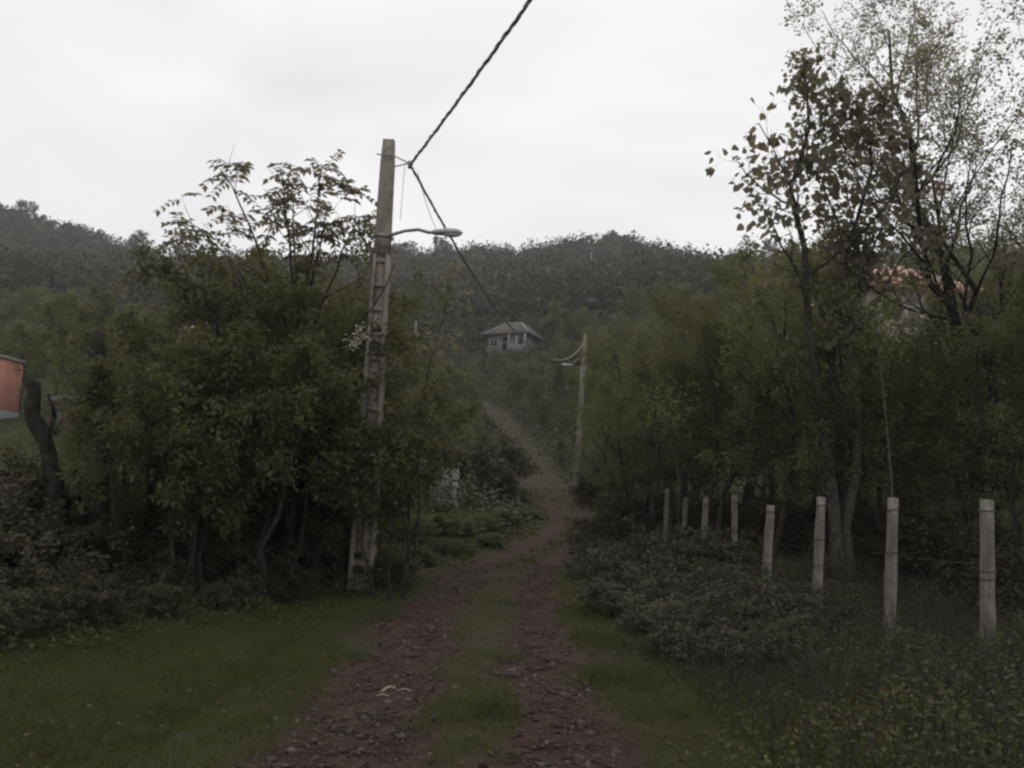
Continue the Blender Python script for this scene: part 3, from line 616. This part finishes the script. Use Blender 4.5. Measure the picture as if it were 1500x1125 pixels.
# dry straw stalks lying on the left rut
p = on_flat(566, 1003); p[2] = Hs(p[0], p[1]) + .012
stk = empty('dry_stalk', p, 'pale dry straw stalk lying on the left wheel rut', 'stalk')
for pts in ([(-.05, -.03, 0), (-.02, .04, .02), (.02, .08, .03), (.07, .085, .01)], [(-.03, .0, 0), (.01, .05, .03), (.06, .1, .02)], [(-.06, -.12, .0), (-.01, -.115, .012), (.05, -.11, 0)], [(.08, .07, .0), (.14, .09, .01), (.2, .08, 0)]):
    simple('stem', *tube(pts, .0042, 5), 'straw', stk, True)

# ================================================================== TREES AND SHRUBS
rng = np.random.default_rng(77)
# --- near thicket, left of the track
TH = [make_tree(101 + k_, 5.4, .10, stems=3, lean=9, clear=.2, limbs=11, limb_len=1.75, limb_ang=66, subs=6, sub_len=.5, twigs=5, twig_len=.4,
                n_leaf=19000, size=.088, leaf='leaf_dark', bark='bark_dark', spread=.06, stem_gap=.35) for k_ in range(3)]
GL = 'dense trees of the left thicket'; LL = 'dense dark leafy tree in the thicket left of the track'
TL = {205: 'dense leafy tree right beside the tall bare dark trunk', 285: 'dense low tree between the bare trunk and the feathery sapling', 440: 'dense dark tree at the foot of the feathery sapling', 462: 'tall dense tree close behind the leaning near pole', 625: 'leafy tree standing just behind the white gate', 20: 'low leafy tree in front of the orange building', 130: 'low leafy tree beyond the tall bare dark trunk'}
for px, D, h in [(205, 12.0, 3.7), (285, 13.2, 4.1), (370, 12.4, 4.9), (440, 13.6, 5.5), (462, 14.6, 5.4), (500, 17, 4.1), (375, 16, 5.9), (460, 18, 6.6), (235, 17, 4.4), (550, 22, 3.9), (455, 20, 5.8), (130, 17, 3.3), (20, 18, 2.4), (625, 40, 4.4)]:
    place(TH[rng.integers(3)], 'thicket_tree', spot(px, D), h / 5.4, rng.uniform(0, 6.3), TL.get(px, LL), 'tree', GL)
ST = [make_tree(131 + k_, 3.4, .05, stems=2 + k_, lean=7, clear=.46, limbs=9, limb_len=.7, limb_ang=55, subs=5, twigs=4, twig_len=.25, n_leaf=6500, size=.08, leaf='leaf_dark', bark='bark_dark', spread=.06, stem_gap=.3) for k_ in range(2)]
for k_, (px, D, h) in enumerate([(240, 10.4, 2.9), (290, 10.8, 3.2), (345, 11.2, 3.5), (395, 11.9, 3.7)]):
    place(ST[k_ % 2], 'slender_tree', spot(px, D), h / 3.4, k_ * 1.1, 'slender dark-stemmed tree along the front edge of the left thicket', 'tree', 'slender trees along the thicket edge')
# --- sapling with long compound leaves above the thicket
def sapling():
    rg = np.random.default_rng(15); Ht = 6.6; s = np.linspace(0, 1, 10)[None, :, None]
    S = 9; az = np.array([2.9, 3.5, 2.2, .3, 5.6, 1.2, 4.4, 3.1, 3.3]); sp = np.array([2.3, 1.5, 1.1, .7, .6, .4, .9, 2.7, 2.0]); top = np.array([6.0, 6.5, 6.7, 6.0, 6.0, 6.9, 6.3, 5.1, 5.3])
    fork = np.array([0, 0, 3.4]); end = np.stack([np.cos(az) * sp, np.sin(az) * sp, top], -1)
    P = fork + (end - fork)[:, None] * s + np.array([0, 0, .25]) * np.sin(np.pi * s) + np.cumsum(rg.normal(0, .02, (S, 10, 3)), 1)
    Rr = np.linspace(.032, .009, 10)[None].repeat(S, 0)
    tb = Buf(); tr = np.array([[(0, 0, -.2), (.05, .02, 1.2), (-.04, 0, 2.4), (0, 0, 3.4)]]); tb.add(*tubes(tr, np.array([[.09, .07, .055, .045]]), 8)); tb.add(*tubes(P, Rr, 5))
    L2, r2, t2, l2 = grow(rg, P, Rr, 5, .35, .97, 42, lambda t, i: .9 - .4 * t, 6, .6, .15, .03); tb.add(*tubes(L2, r2, 4))
    cb = Buf(); allP = np.concatenate([P[:, 4:], L2]); allR = np.concatenate([Rr[:, 4:], r2])
    n = 210; idx = rg.integers(0, len(allP), n); t = np.where(rg.random(n) < .6, rg.uniform(.8, 1, n), rg.uniform(.3, 1, n)); p, tg, _ = along(allP, allR, idx, t)
    d = unit(tg * .3 + rg.normal(0, 1, p.shape) * np.array([1, 1, .45])); L = rg.uniform(.25, .55, n); ss_ = np.linspace(0, 1, 6)
    rach = p[:, None] + d[:, None] * (L[:, None] * ss_)[..., None] + np.array([0, 0, -.35]) * (L[:, None] * ss_ ** 2)[..., None]
    cb.add(*tubes(rach[:, ::1], np.full((n, 6), .003), 3), 1)
    for k_ in range(1, 6):
        for sd in (-1, 1):
            side = unit(np.cross(d, (0, 0, 1.))) * sd; ld = side * .9 + d * .45 + np.array([0, 0, -.35]) + rg.normal(0, .12, d.shape)
            leaves(cb, rach[:, k_], ld, .13 * rg.uniform(.8, 1.3, n), 'leaf', rg, 0, None, .3)
    return (('trunk', 'crown'), tb.mesh('trunk', ['bark']), cb.mesh('crown', ['leaf_elm', 'bark']))
place(sapling(), 'feathery_sapling', spot(425, 12.9), 1.0, 0, 'slender sapling with long feathery leaves rising above the left thicket', 'tree')
place(make_tree(44, 5.6, .03, stems=2, lean=7, clear=.55, limbs=7, limb_len=.7, limb_ang=45, subs=3, twigs=3, n_leaf=420, size=.13, leaf='leaf_elm', spread=.05), 'thin_sapling', spot(600, 13.6), 1.0, .5,
      'thin sparse sapling poking up beside the near pole lamp', 'tree')
place(make_tree(47, 3.1, .035, stems=3, lean=8, clear=.5, limbs=9, limb_len=.8, limb_ang=60, subs=5, twigs=4, twig_len=.25, n_leaf=5200, size=.085, leaf='leaf_dark', bark='bark_dark', spread=.06, stem_gap=.2), 'young_tree', spot(578, 11.7), 1.0, 2.2,
      'bushy young tree screening the middle of the leaning near pole', 'tree')
# --- pollarded stump, snag and dark trunks at the left
def snag(pts, rads, brs, name, label, leafy=0, seed=1):
    base = np.array(pts[0], float); rg = np.random.default_rng(seed); root = empty(name, base, label, 'tree'); P = np.array(pts) - base
    t = np.linspace(0, 1, 14); Q = np.stack([np.interp(t, np.linspace(0, 1, len(P)), P[:, k_]) for k_ in range(3)], -1); Q[1:-1] += rg.normal(0, .012, (12, 3)); Q[0, 2] -= .2
    rr = np.interp(t, np.linspace(0, 1, len(rads)), rads) * rg.uniform(.9, 1.12, 14)
    simple('trunk', *tube(Q, rr, 10), 'bark_dark', root, True)
    for a_, b_, r_0, r_1 in brs:
        a_, b_ = np.array(a_) - base, np.array(b_) - base; m_ = (a_ + b_) / 2 + rg.normal(0, .05, 3); simple('branch', *tube([a_, m_, b_], [r_0, (r_0 + r_1) / 2, r_1], 7), 'bark_dark', root, True)
    return root
A = lambda px, py, D: tuple(at(px, py, D))
def G(px, D):
    x = float(at(px, 850, D)[0]); return (x, D, Hs(x, D))
snag([G(84, 10.4), A(80, 720, 10.4), A(70, 655, 10.4), A(48, 615, 10.4), A(50, 560, 10.4)], [.12, .10, .085, .10, .075],
     [(A(70, 655, 10.4), A(80, 610, 10.4), .04, .03), (A(80, 610, 10.4), A(70, 576, 10.3), .03, .018), (A(80, 790, 10.4), A(118, 780, 10.3), .03, .012)], 'pollarded_tree', 'dark pollarded trunk with a crooked cut top by the orange building', 0, 3)
snag([G(138, 10.9), A(143, 790, 10.9), A(152, 690, 10.9), A(150, 590, 10.9), A(143, 486, 10.9)], [.115, .09, .085, .08, .06],
     [(A(152, 640, 10.9), A(170, 580, 10.7), .03, .012), (A(146, 540, 10.9), A(128, 505, 11), .025, .01), (A(143, 840, 10.9), A(186, 870, 10.7), .025, .012)], 'bare_tree', 'tall bare dark trunk standing in the left thicket', 0, 4)
snag([G(458, 13.0), A(462, 790, 13.0), A(470, 720, 13), A(462, 600, 13)], [.17, .13, .12, .09], [(A(468, 730, 13), A(440, 640, 13.1), .06, .03)], 'dark_trunk', 'thick dark tree trunk left of the leaning near pole', 0, 5)
snag([G(495, 13.2), A(500, 790, 13.2), A(507, 700, 13.2), A(520, 600, 13.2)], [.16, .125, .12, .08], [(A(507, 690, 13.2), A(540, 600, 13.2), .05, .025)], 'dark_trunk', 'dark tree trunk close against the foot of the near pole', 0, 6)
# broken branch hanging across the near pole with pale leaves
def pale_spray():
    p0 = at(578, 385, D1 - .32); root = empty('hanging_branch', p0, 'dark bare branch slanting across the near pole with pale withered leaves', 'branch'); rg = np.random.default_rng(8)
    pts = np.array([at(578, 385, D1 - .32), at(566, 418, D1 - .36), at(545, 452, D1 - .36), at(524, 474, D1 - .34), at(503, 495, D1 - .3), at(488, 520, D1 - .2)]) - p0
    simple('stem', *tube(pts, [.008, .012, .014, .015, .017, .02], 6), 'bark_dark', root, True)
    cb = Buf(); c = np.array([at(528, 484, D1 - .4), at(520, 498, D1 - .4), at(533, 493, D1 - .4), at(514, 508, D1 - .4)]) - p0
    n = 70; p = c[rg.integers(0, 4, n)] + rg.normal(0, .06, (n, 3)); leaves(cb, p, rg.normal(0, 1, (n, 3)) + (0, -.3, -.2), rg.uniform(.04, .10, n), 'leaf', rg, 0, None, 1.2)
    obj('withered_leaves', cb.mesh('withered_leaves', ['leaf_pale']), root)
pale_spray()

# --- right-hand trees
RT = [make_tree(201 + k_, 6.6, .085, stems=2, lean=6, clear=.26, limbs=15, limb_len=1.55, limb_ang=58, limb_up=.25, subs=6, sub_len=.5, twigs=5, n_leaf=17000, size=.08, leaf='leaf_mid', bark='bark', spread=.07, stem_gap=.3) for k_ in range(3)]
GR = 'leafy trees behind the post fence'; LR = 'leafy green tree in the wood behind the concrete post fence'
RL = {905: 'leafy tree beside the far end of the concrete post fence', 1290: 'low leafy tree around the slim pale stem, below the red-roofed house', 1215: 'leafy tree at the foot of the upright heart-leaved tree', 1460: 'leafy tree at the foot of the tall fine-leaved tree', 1560: 'tall leafy tree beyond the fine-leaved tree at the edge of the wood'}
for px, D, h in [(905, 31, 6.2), (945, 25, 6.4), (985, 21.5, 6.6), (1040, 19.5, 6.6), (1085, 23, 7.8), (1120, 17.5, 6.5), (1180, 19, 7.2), (1215, 15.6, 5.6), (1290, 15.8, 5.0), (1345, 17.5, 5.1), (1405, 15.2, 4.8), (1460, 17.5, 5.8), (1520, 14.5, 6.2),
                 (1010, 28, 8.2), (1150, 26, 8.4), (1235, 24, 6.4), (1480, 23, 7.5), (1560, 19, 8.0), (1330, 22, 4.6), (1425, 21, 4.6)]:
    place(RT[rng.integers(3)], 'woodland_tree', spot(px, D), h / 6.6, rng.uniform(0, 6.3), RL.get(px, LR), 'tree', GR)
POP = make_tree(301, 9.8, .12, stems=3, lean=5, clear=.5, limbs=12, limb_len=1.9, limb_ang=46, limb_up=.45, subs=5, sub_len=.55, twigs=3, twig_len=.5, shape='cone', n_leaf=2900, size=.135, tmpl='heart', leaf='leaf_poplar', bark='bark', droop=.7, flat=1.1, spread=.10, stem_gap=.5)
place(POP, 'broad_leaved_tree', spot(1235, 14.6), 1.0, 1.2, 'upright tree with large heart-shaped leaves beside the tall fine-leaved tree', 'tree')
ELM = make_tree(311, 14.5, .17, stems=5, lean=11, clear=.4, limbs=12, limb_len=2.6, limb_ang=40, limb_up=.45, subs=8, sub_len=.5, twigs=6, twig_len=.4, shape='round', n_leaf=40000, size=.07, tmpl='small', leaf='leaf_elm', bark='bark_dark', spread=.05, stem_gap=.35)
place(ELM, 'fine_leaved_tree', spot(1490, 15.2), 1.0, .6, 'tall multi-stemmed tree with fine open foliage at the right edge', 'tree')
# slim pale stems
for px, D, y0, lab in ((1296, 12.2, 470, 'slim pale sapling stem behind a concrete fence post'), (984, 17, 600, 'slim crooked pale stem at the far end of the post fence')):
    g = G(px + 10, D); P = np.array([g, A(px + 10, 700, D), A(px + 3, 620, D), A(px - 6, y0 + 60, D), A(px - 12, y0, D)]); r = empty('pale_sapling', g, lab, 'tree')
    simple('trunk', *tube(P - P[0] + [(0, 0, -.1)] + np.zeros((5, 3)), [.022, .019, .016, .012, .008], 7), 'bark_pale', r, True)
    rg = np.random.default_rng(px); cb = Buf(); n = 500; c = P[-1] - P[0] + rg.normal(0, .35, (n, 3)); leaves(cb, c, rg.normal(0, 1, (n, 3)) - (0, 0, .4), rg.uniform(.05, .09, n), 'leaf', rg); obj('crown', cb.mesh('crown', ['leaf_mid']), r)

# --- shrubs
BR = [make_tree(401 + k_, 1.0, .012, stems=14, lean=34, clear=.2, limbs=7, limb_len=.36, limb_ang=55, limb_up=-.25, subs=4, sub_len=.55, twigs=3, twig_len=.12, shape='flat', n_leaf=9000, size=.062, leaf='leaf_bramble', bark='bark_dark', spread=.035, names=('canes', 'foliage'), stem_gap=.35) for k_ in range(2)]
for px, py, s in [(905, 850, .95), (960, 860, 1.0), (1015, 880, 1.0), (1070, 900, 1.05), (1120, 930, .9), (1010, 925, .9), (940, 900, .75), (1060, 960, .72), (1160, 905, .8), (890, 822, .9), (1040, 850, .9)]:
    p = on_flat(px, py); p[2] = Hs(p[0], p[1]) - .02
    place(BR[rng.integers(2)], 'bramble_bush', p, s * rng.uniform(.92, 1.08), rng.uniform(0, 6.3), 'dark tangled bramble bush between the track and the post fence', 'bush', 'bramble bushes beside the post fence', sz=.62)
UB = [make_tree(421 + k_, 1.1, .012, stems=9, lean=18, clear=.1, limbs=7, limb_len=.4, limb_ang=55, subs=4, twigs=3, twig_len=.12, n_leaf=6500, size=.07, leaf=('leaf_bramble', 'leaf_road')[k_], bark='bark_dark', spread=.04, names=('stems', 'foliage'), stem_gap=.3) for k_ in range(2)]
for px, D, s in [(-10, 6.9, .5), (60, 7.6, .5), (160, 8.2, .45), (255, 9.0, .42), (350, 10.1, .42), (430, 11.2, .4), (20, 8.2, .75), (120, 8.7, .6), (230, 9.9, .5), (10, 9.2, 1.15), (62, 9.8, 1.2), (115, 10.2, 1.0), (5, 11, 1.6), (60, 12, 1.65), (110, 12.4, 1.6), (175, 11.2, 1.0), (230, 11.4, .8), (290, 11.9, .7), (345, 11.8, .8), (400, 12.2, .6), (565, 13.0, .7), (330, 14, 1.4), (250, 13.5, 1.5), (410, 14.5, 1.5), (180, 14, 1.5), (480, 15, 1.5)]:
    place(UB[0], 'undergrowth_bush', spot(px, D), s * rng.uniform(.9, 1.1), rng.uniform(0, 6.3), 'dark low undergrowth bush at the foot of the left thicket', 'bush', 'undergrowth bushes under the left thicket')
for px, py, s in [(590, 800, 1.0), (625, 790, 1.0), (665, 792, .9), (700, 785, .95), (740, 780, .85), (775, 776, .7), (610, 830, .55), (660, 815, .6), (720, 803, .55), (560, 775, 1.2), (645, 772, .6), (755, 766, .7), (695, 768, .7)]:
    p = on_flat(px, py); p[2] = Hs(p[0], p[1]) - .02
    place(UB[1], 'roadside_shrub', p, s * 1.15, rng.uniform(0, 6.3), 'low fresh green shrub on the left verge before the bend', 'bush', 'green shrubs on the verge inside the bend', sz=.55)
for px, py, s in [(870, 795, .7), (880, 770, .9), (895, 752, 1.3), (870, 745, 1.0), (905, 780, 1.0), (930, 800, 1.0), (915, 742, 1.0)]:
    p = on_flat(px, py); D = min(p[1], 40); p = spot(px, D)
    place(UB[0], 'bank_bush', p, s * 1.5, rng.uniform(0, 6.3), 'dark leafy bush on the earth bank right of the bend', 'bush', 'bushes on the bank right of the bend')
for px, D, s in [(702, 41, 3.2), (672, 42.5, 2.8), (728, 44, 2.4)]:
    place(UB[0], 'rounded_bush', spot(px, D), s, rng.uniform(0, 6.3), 'big dark rounded bush just beyond the white gate', 'bush', 'big dark bushes beyond the white gate')
for k_ in range(26):
    D = 11 + 12 * ((k_ * .618) % 1); px = 985 + 560 * ((k_ * .377 + .1) % 1); x = at(px, 800, D)[0]
    lim = np.interp(D, [8.5, 9.9, 11.1, 12.4, 16.8, 23], [5.6, 5.3, 4.9, 4.6, 4.2, 5.0])
    if x < lim: D += 3.5
    place((BR[k_ % 2], UB[0])[k_ % 3 == 0], 'woodland_bush', spot(px, D), .9 + .5 * ((k_ * .73) % 1), k_ * 1.3, 'dark scrubby bush on the wood floor behind the concrete posts', 'bush', 'scrubby bushes behind the post fence', sz=.85)
# --- herb layer at the right (nobody could count it)
hb = Buf(); rg = np.random.default_rng(12); n = 95000
y = 3.4 + 13 * rg.random(n) ** 1.2; d = 1.3 + 8.5 * rg.random(n) ** .9; x = cx(y) + d
cl = vnoise(x, y, 1.5, 51) * .6 + vnoise(x, y, 4.5, 52) * .4; hh = .04 + .46 * ss(d, 1.6, 3.2) * ss(cl, .3, .75)
k = rg.random(n) < ss(d + (cl - .5) * 1.2, 1.4, 2.6); x, y, hh, cl = x[k], y[k], hh[k], cl[k]; n = len(x)
z = H(x, y) + hh * rg.random(n) ** .7; leaves(hb, np.stack([x, y, z], -1), np.stack([rg.normal(0, 1, n), rg.normal(0, 1, n), rg.normal(.1, .4, n)], -1), rg.uniform(.02, .062, n), 'leaf', rg, 0, np.clip(vnoise(x, y, .9, 53) * .75 + rg.random(n) * .5 - .15, 0, 1), .9)
n = 9000; y = 3.4 + 12 * rg.random(n); d = 1.8 + 7 * rg.random(n); x = cx(y) + d; P = np.stack([x, y, H(x, y)], -1); t = rg.normal(0, .3, (n, 3)); t[:, 2] = 1; L = rg.uniform(.15, .5, n)[:, None]
hb.add(*tubes(np.stack([P, P + t * L * .5, P + t * L + rg.normal(0, .04, (n, 3))], 1), np.array([[.004, .003, .0015]]).repeat(n, 0), 3), 1)
tag(obj('herb_layer', hb.mesh('herb_layer', ['leaf_herb', 'bark'])), 'low tangled weeds and herbs on the right verge', 'weeds', kind='stuff')
wb = Buf(); n = 42000; y = 5.3 + 8.5 * rg.random(n); x = -9.5 + 9.5 * rg.random(n)
edge = np.interp(x, [-9.5, -4.3, -3.6, -2.95, -2.3, -1.6], [5.4, 6.5, 7.7, 9.7, 11.7, 13.0]); k = rg.random(n) < ss(y + (vnoise(x, y, 1.5, 61) - .5) * 1.5, edge - .4, edge + .5) * ss(-(x - cx(y)), 1.2, 1.8); x, y = x[k], y[k]; n = len(x)
hh = .30 * ss(vnoise(x, y, 1.8, 62), .2, .8) + .03; leaves(wb, np.stack([x, y, H(x, y) + hh * rg.random(n)], -1), rg.normal(0, 1, (n, 3)) * (1, 1, .4), rg.uniform(.035, .085, n), 'leaf', rg, 0, None, .5)
tag(obj('shade_weeds', wb.mesh('shade_weeds', ['leaf_dark'])), 'dark ground weeds along the foot of the left thicket', 'weeds', kind='stuff')

# --- mid-distance trees up the valley
MT = [make_tree(501 + k_, 8.0, .16, stems=1 + k_ % 2, lean=5, clear=.22, limbs=18, limb_len=2.3, limb_ang=60, limb_up=.2, subs=5, sub_len=.5, twigs=3, twig_len=.5, shape=('round', 'cone', 'round')[k_ % 3], n_leaf=7000, size=.20, tmpl='small', leaf='leaf_mid', spread=.12) for k_ in range(3)]
def blocked(x, y, z, h, rad):
    u, v = project((x, y, z + h)); ub, vb = project((x, y, z)); rp_ = rad / y * F_PX
    hit = lambda a_, b_, ytop, dmax: y < dmax and u + rp_ > a_ and u - rp_ < b_ and v < ytop
    if abs(x - cx(y)) < rad * .75 + 1.6 and y < 125: return True
    return (hit(705, 795, 513, DH - 3) or hit(745, 800, 730, 50) or hit(738, 775, 655, 64) or hit(824, 862, 690, 44.5) or hit(600, 634, 512, 86) or hit(628, 668, 720, 37) or hit(725, 748, 625, 80)
            or hit(255, 335, 492, 62) or hit(1240, 1425, 476, 52) or hit(-20, 120, 632, 46) or hit(634, 708, 494, DH - 2))
rg = np.random.default_rng(33); cnt = 0; taken = []
houses = [q for q in bpy.data.objects if q.get('category') == 'house']
for k_ in range(9000):
    if cnt < 150: y = 30 + 112 * rg.random() ** .8; px = rg.uniform(585, 1010); h = rg.uniform(2.2, 6.5)
    else: y = rg.uniform(24, 150); px = rg.uniform(-60, 1560); h = rg.uniform(4.0, 9.0)
    x = float(at(px, 600, y)[0]); rad = h * .34
    if any((x - a_) ** 2 + (y - b_) ** 2 < ((1.5 if cnt < 150 else 2.4) + y * .011) ** 2 for a_, b_ in taken): continue
    z = Hs(x, y); ok = not blocked(x, y, z, h, rad)
    for f in (.6, .35):
        if ok: break
        h2 = max(h * f, 1.0); ok = not blocked(x, y, z, h2, h2 * .36)
        if ok: h = h2
    if not ok: continue
    if any(abs(x - q.location.x) < 6 and abs(y - q.location.y) < 5.5 for q in houses): continue
    taken.append((x, y)); cnt += 1; left = x < cx(y)
    place(MT[rg.integers(3)], 'valley_tree', (x, y, z - .05), h / 8, rg.uniform(0, 6.3), 'leafy tree on the wooded slope left of the climbing track' if left else 'leafy tree on the wooded slope right of the climbing track', 'tree',
          'trees on the slope left of the track' if left else 'trees on the slope right of the track', sz=rg.uniform(.85, 1.15))
    if cnt >= 300: break
cb = Buf(); n = 90000; y = 28 + 122 * rg.random(n); x = np.interp(rg.random(n), [0, 1], [-1, 1]) * y * .42 + .05 * y; dd = np.abs(x - cx(y))
nr = .45 * ss(y, 40, 60); hm = (.25 + 1.5 * ss(vnoise(x, y, .35, 71), .25, .8)) * ss(dd, 1.3 - nr, 3.2 - nr); k = rg.random(n) < ss(dd, 1.25 - nr, 1.9 - nr); x, y, hm = x[k], y[k], hm[k]; n = len(x)
leaves(cb, np.stack([x, y, H(x, y) + hm * rg.random(n) ** .6], -1), rg.normal(0, 1, (n, 3)) * (1, 1, .4), rg.uniform(.12, .26, n) * (.7 + y / 110), 'small', rg, 0, np.clip(vnoise(x, y, .3, 72) * .5 + rg.random(n) * .5, 0, 1), .6)
tag(obj('hillside_scrub', cb.mesh('hillside_scrub', ['leaf_far'])), 'low dull scrub covering the slopes beside the climbing track', 'scrub', kind='stuff')
# --- trees on the ridge, one by one, and the far wood as one mass
FT = [make_tree(601 + k_, 11, .2, stems=1, clear=.25, limbs=16, limb_len=3.0, limb_ang=58, limb_up=.25, subs=5, sub_len=.5, twigs=2, twig_len=.8, n_leaf=2600, size=.42, tmpl='small', leaf='leaf_far', spread=.2) for k_ in range(3)]
for k_ in range(150):
    px = -20 + 1180 * k_ / 149 + rg.uniform(-4, 4); y = rg.uniform(300, 334); x = float(at(px, 400, y)[0]); h = rg.uniform(5.5, 9) * (1.5 if rg.random() < .3 else 1) * (.8 + .6 * float(vnoise(px, 0, .02, 9)))
    place(FT[rg.integers(3)], 'ridge_tree', (x, y, Hs(x, y) - .3), h / 11, rg.uniform(0, 6.3), 'hazy dark tree along the crest of the wooded ridge', 'tree', 'trees along the ridge crest')
fb = Buf(); n = 1950; y = np.sqrt(rg.uniform(136 ** 2, 312 ** 2, n)); x = rg.uniform(-.85, .85, n) * y
keep = ~((x > -.115 * y) & (x < .05 * y) & (y < DH + 5));  x, y = x[keep], y[keep]; n = len(x); z = H(x, y); h = rg.uniform(6, 12, n)
per = 150; c = np.stack([x, y, z + h * .58], -1)[:, None]; a_ = unit(rg.normal(0, 1, (n, per, 3))); a_[..., 2] = np.where(rg.random((n, per)) < .75, np.abs(a_[..., 2]), a_[..., 2])
lump = 1 + .25 * np.sin(a_[..., :1] * 5 + x[:, None, None]) * np.cos(a_[..., 1:2] * 6 + y[:, None, None]); rad = (h * .40)[:, None, None] * np.array([1, 1, 1.15]) * lump * rg.uniform(.7, 1.05, (n, per, 1))
p = (c + a_ * rad).reshape(-1, 3); tn = np.repeat(rg.random(n), per) * .5 + rg.random(n * per) * .5
leaves(fb, p, (a_ + rg.normal(0, .6, a_.shape)).reshape(-1, 3) - (0, 0, .3), rg.uniform(.45, 1.05, n * per), 'small', rg, 0, tn, .9, 1.3)
ph = (1 + 5 ** .5) / 2; ico = unit(np.array([(-1, ph, 0), (1, ph, 0), (-1, -ph, 0), (1, -ph, 0), (0, -1, ph), (0, 1, ph), (0, -1, -ph), (0, 1, -ph), (ph, 0, -1), (ph, 0, 1), (-ph, 0, -1), (-ph, 0, 1)], float))
icf = np.array([(0, 11, 5), (0, 5, 1), (0, 1, 7), (0, 7, 10), (0, 10, 11), (1, 5, 9), (5, 11, 4), (11, 10, 2), (10, 7, 6), (7, 1, 8), (3, 9, 4), (3, 4, 2), (3, 2, 6), (3, 6, 8), (3, 8, 9), (4, 9, 5), (2, 4, 11), (6, 2, 10), (8, 6, 7), (9, 8, 1)])
fb.add((c + ico[None] * (h * np.where(y > 175, .27, .12))[:, None, None] * rg.uniform(.8, 1.15, (n, 12, 1))).reshape(-1, 3), (icf[None] + (np.arange(n) * 12)[:, None, None]).reshape(-1, 3), 0, np.repeat(rg.random(n) * .5, 12))
tag(obj('far_wood', fb.mesh('far_wood', ['leaf_far'])), 'dark far wood covering the hillside', 'wood', kind='stuff')

# ================================================================== HAZE
m, nt, o = new_mat('haze_air'); pv = nt.nodes.new('ShaderNodeVolumePrincipled'); pv.inputs['Color'].default_value = (.96, .945, .93, 1); pv.inputs['Density'].default_value = .00052
nt.links.new(pv.outputs[0], o.inputs['Volume'])
zmin = float(min(v.co.z for v in bpy.data.objects['ground'].data.vertices)) - 1
zmax = max(float(max(v.co.z for v in bpy.data.objects['ground'].data.vertices)), max(q.location.z + q.scale.z * 12.5 for q in bpy.data.objects if q.name.startswith('ridge_tree'))) + 2
hz = box('haze', (-452, -62, zmin), (452, 624, zmax), 'haze_air'); tag(hz, 'pale damp haze filling the valley', 'haze', kind='stuff')
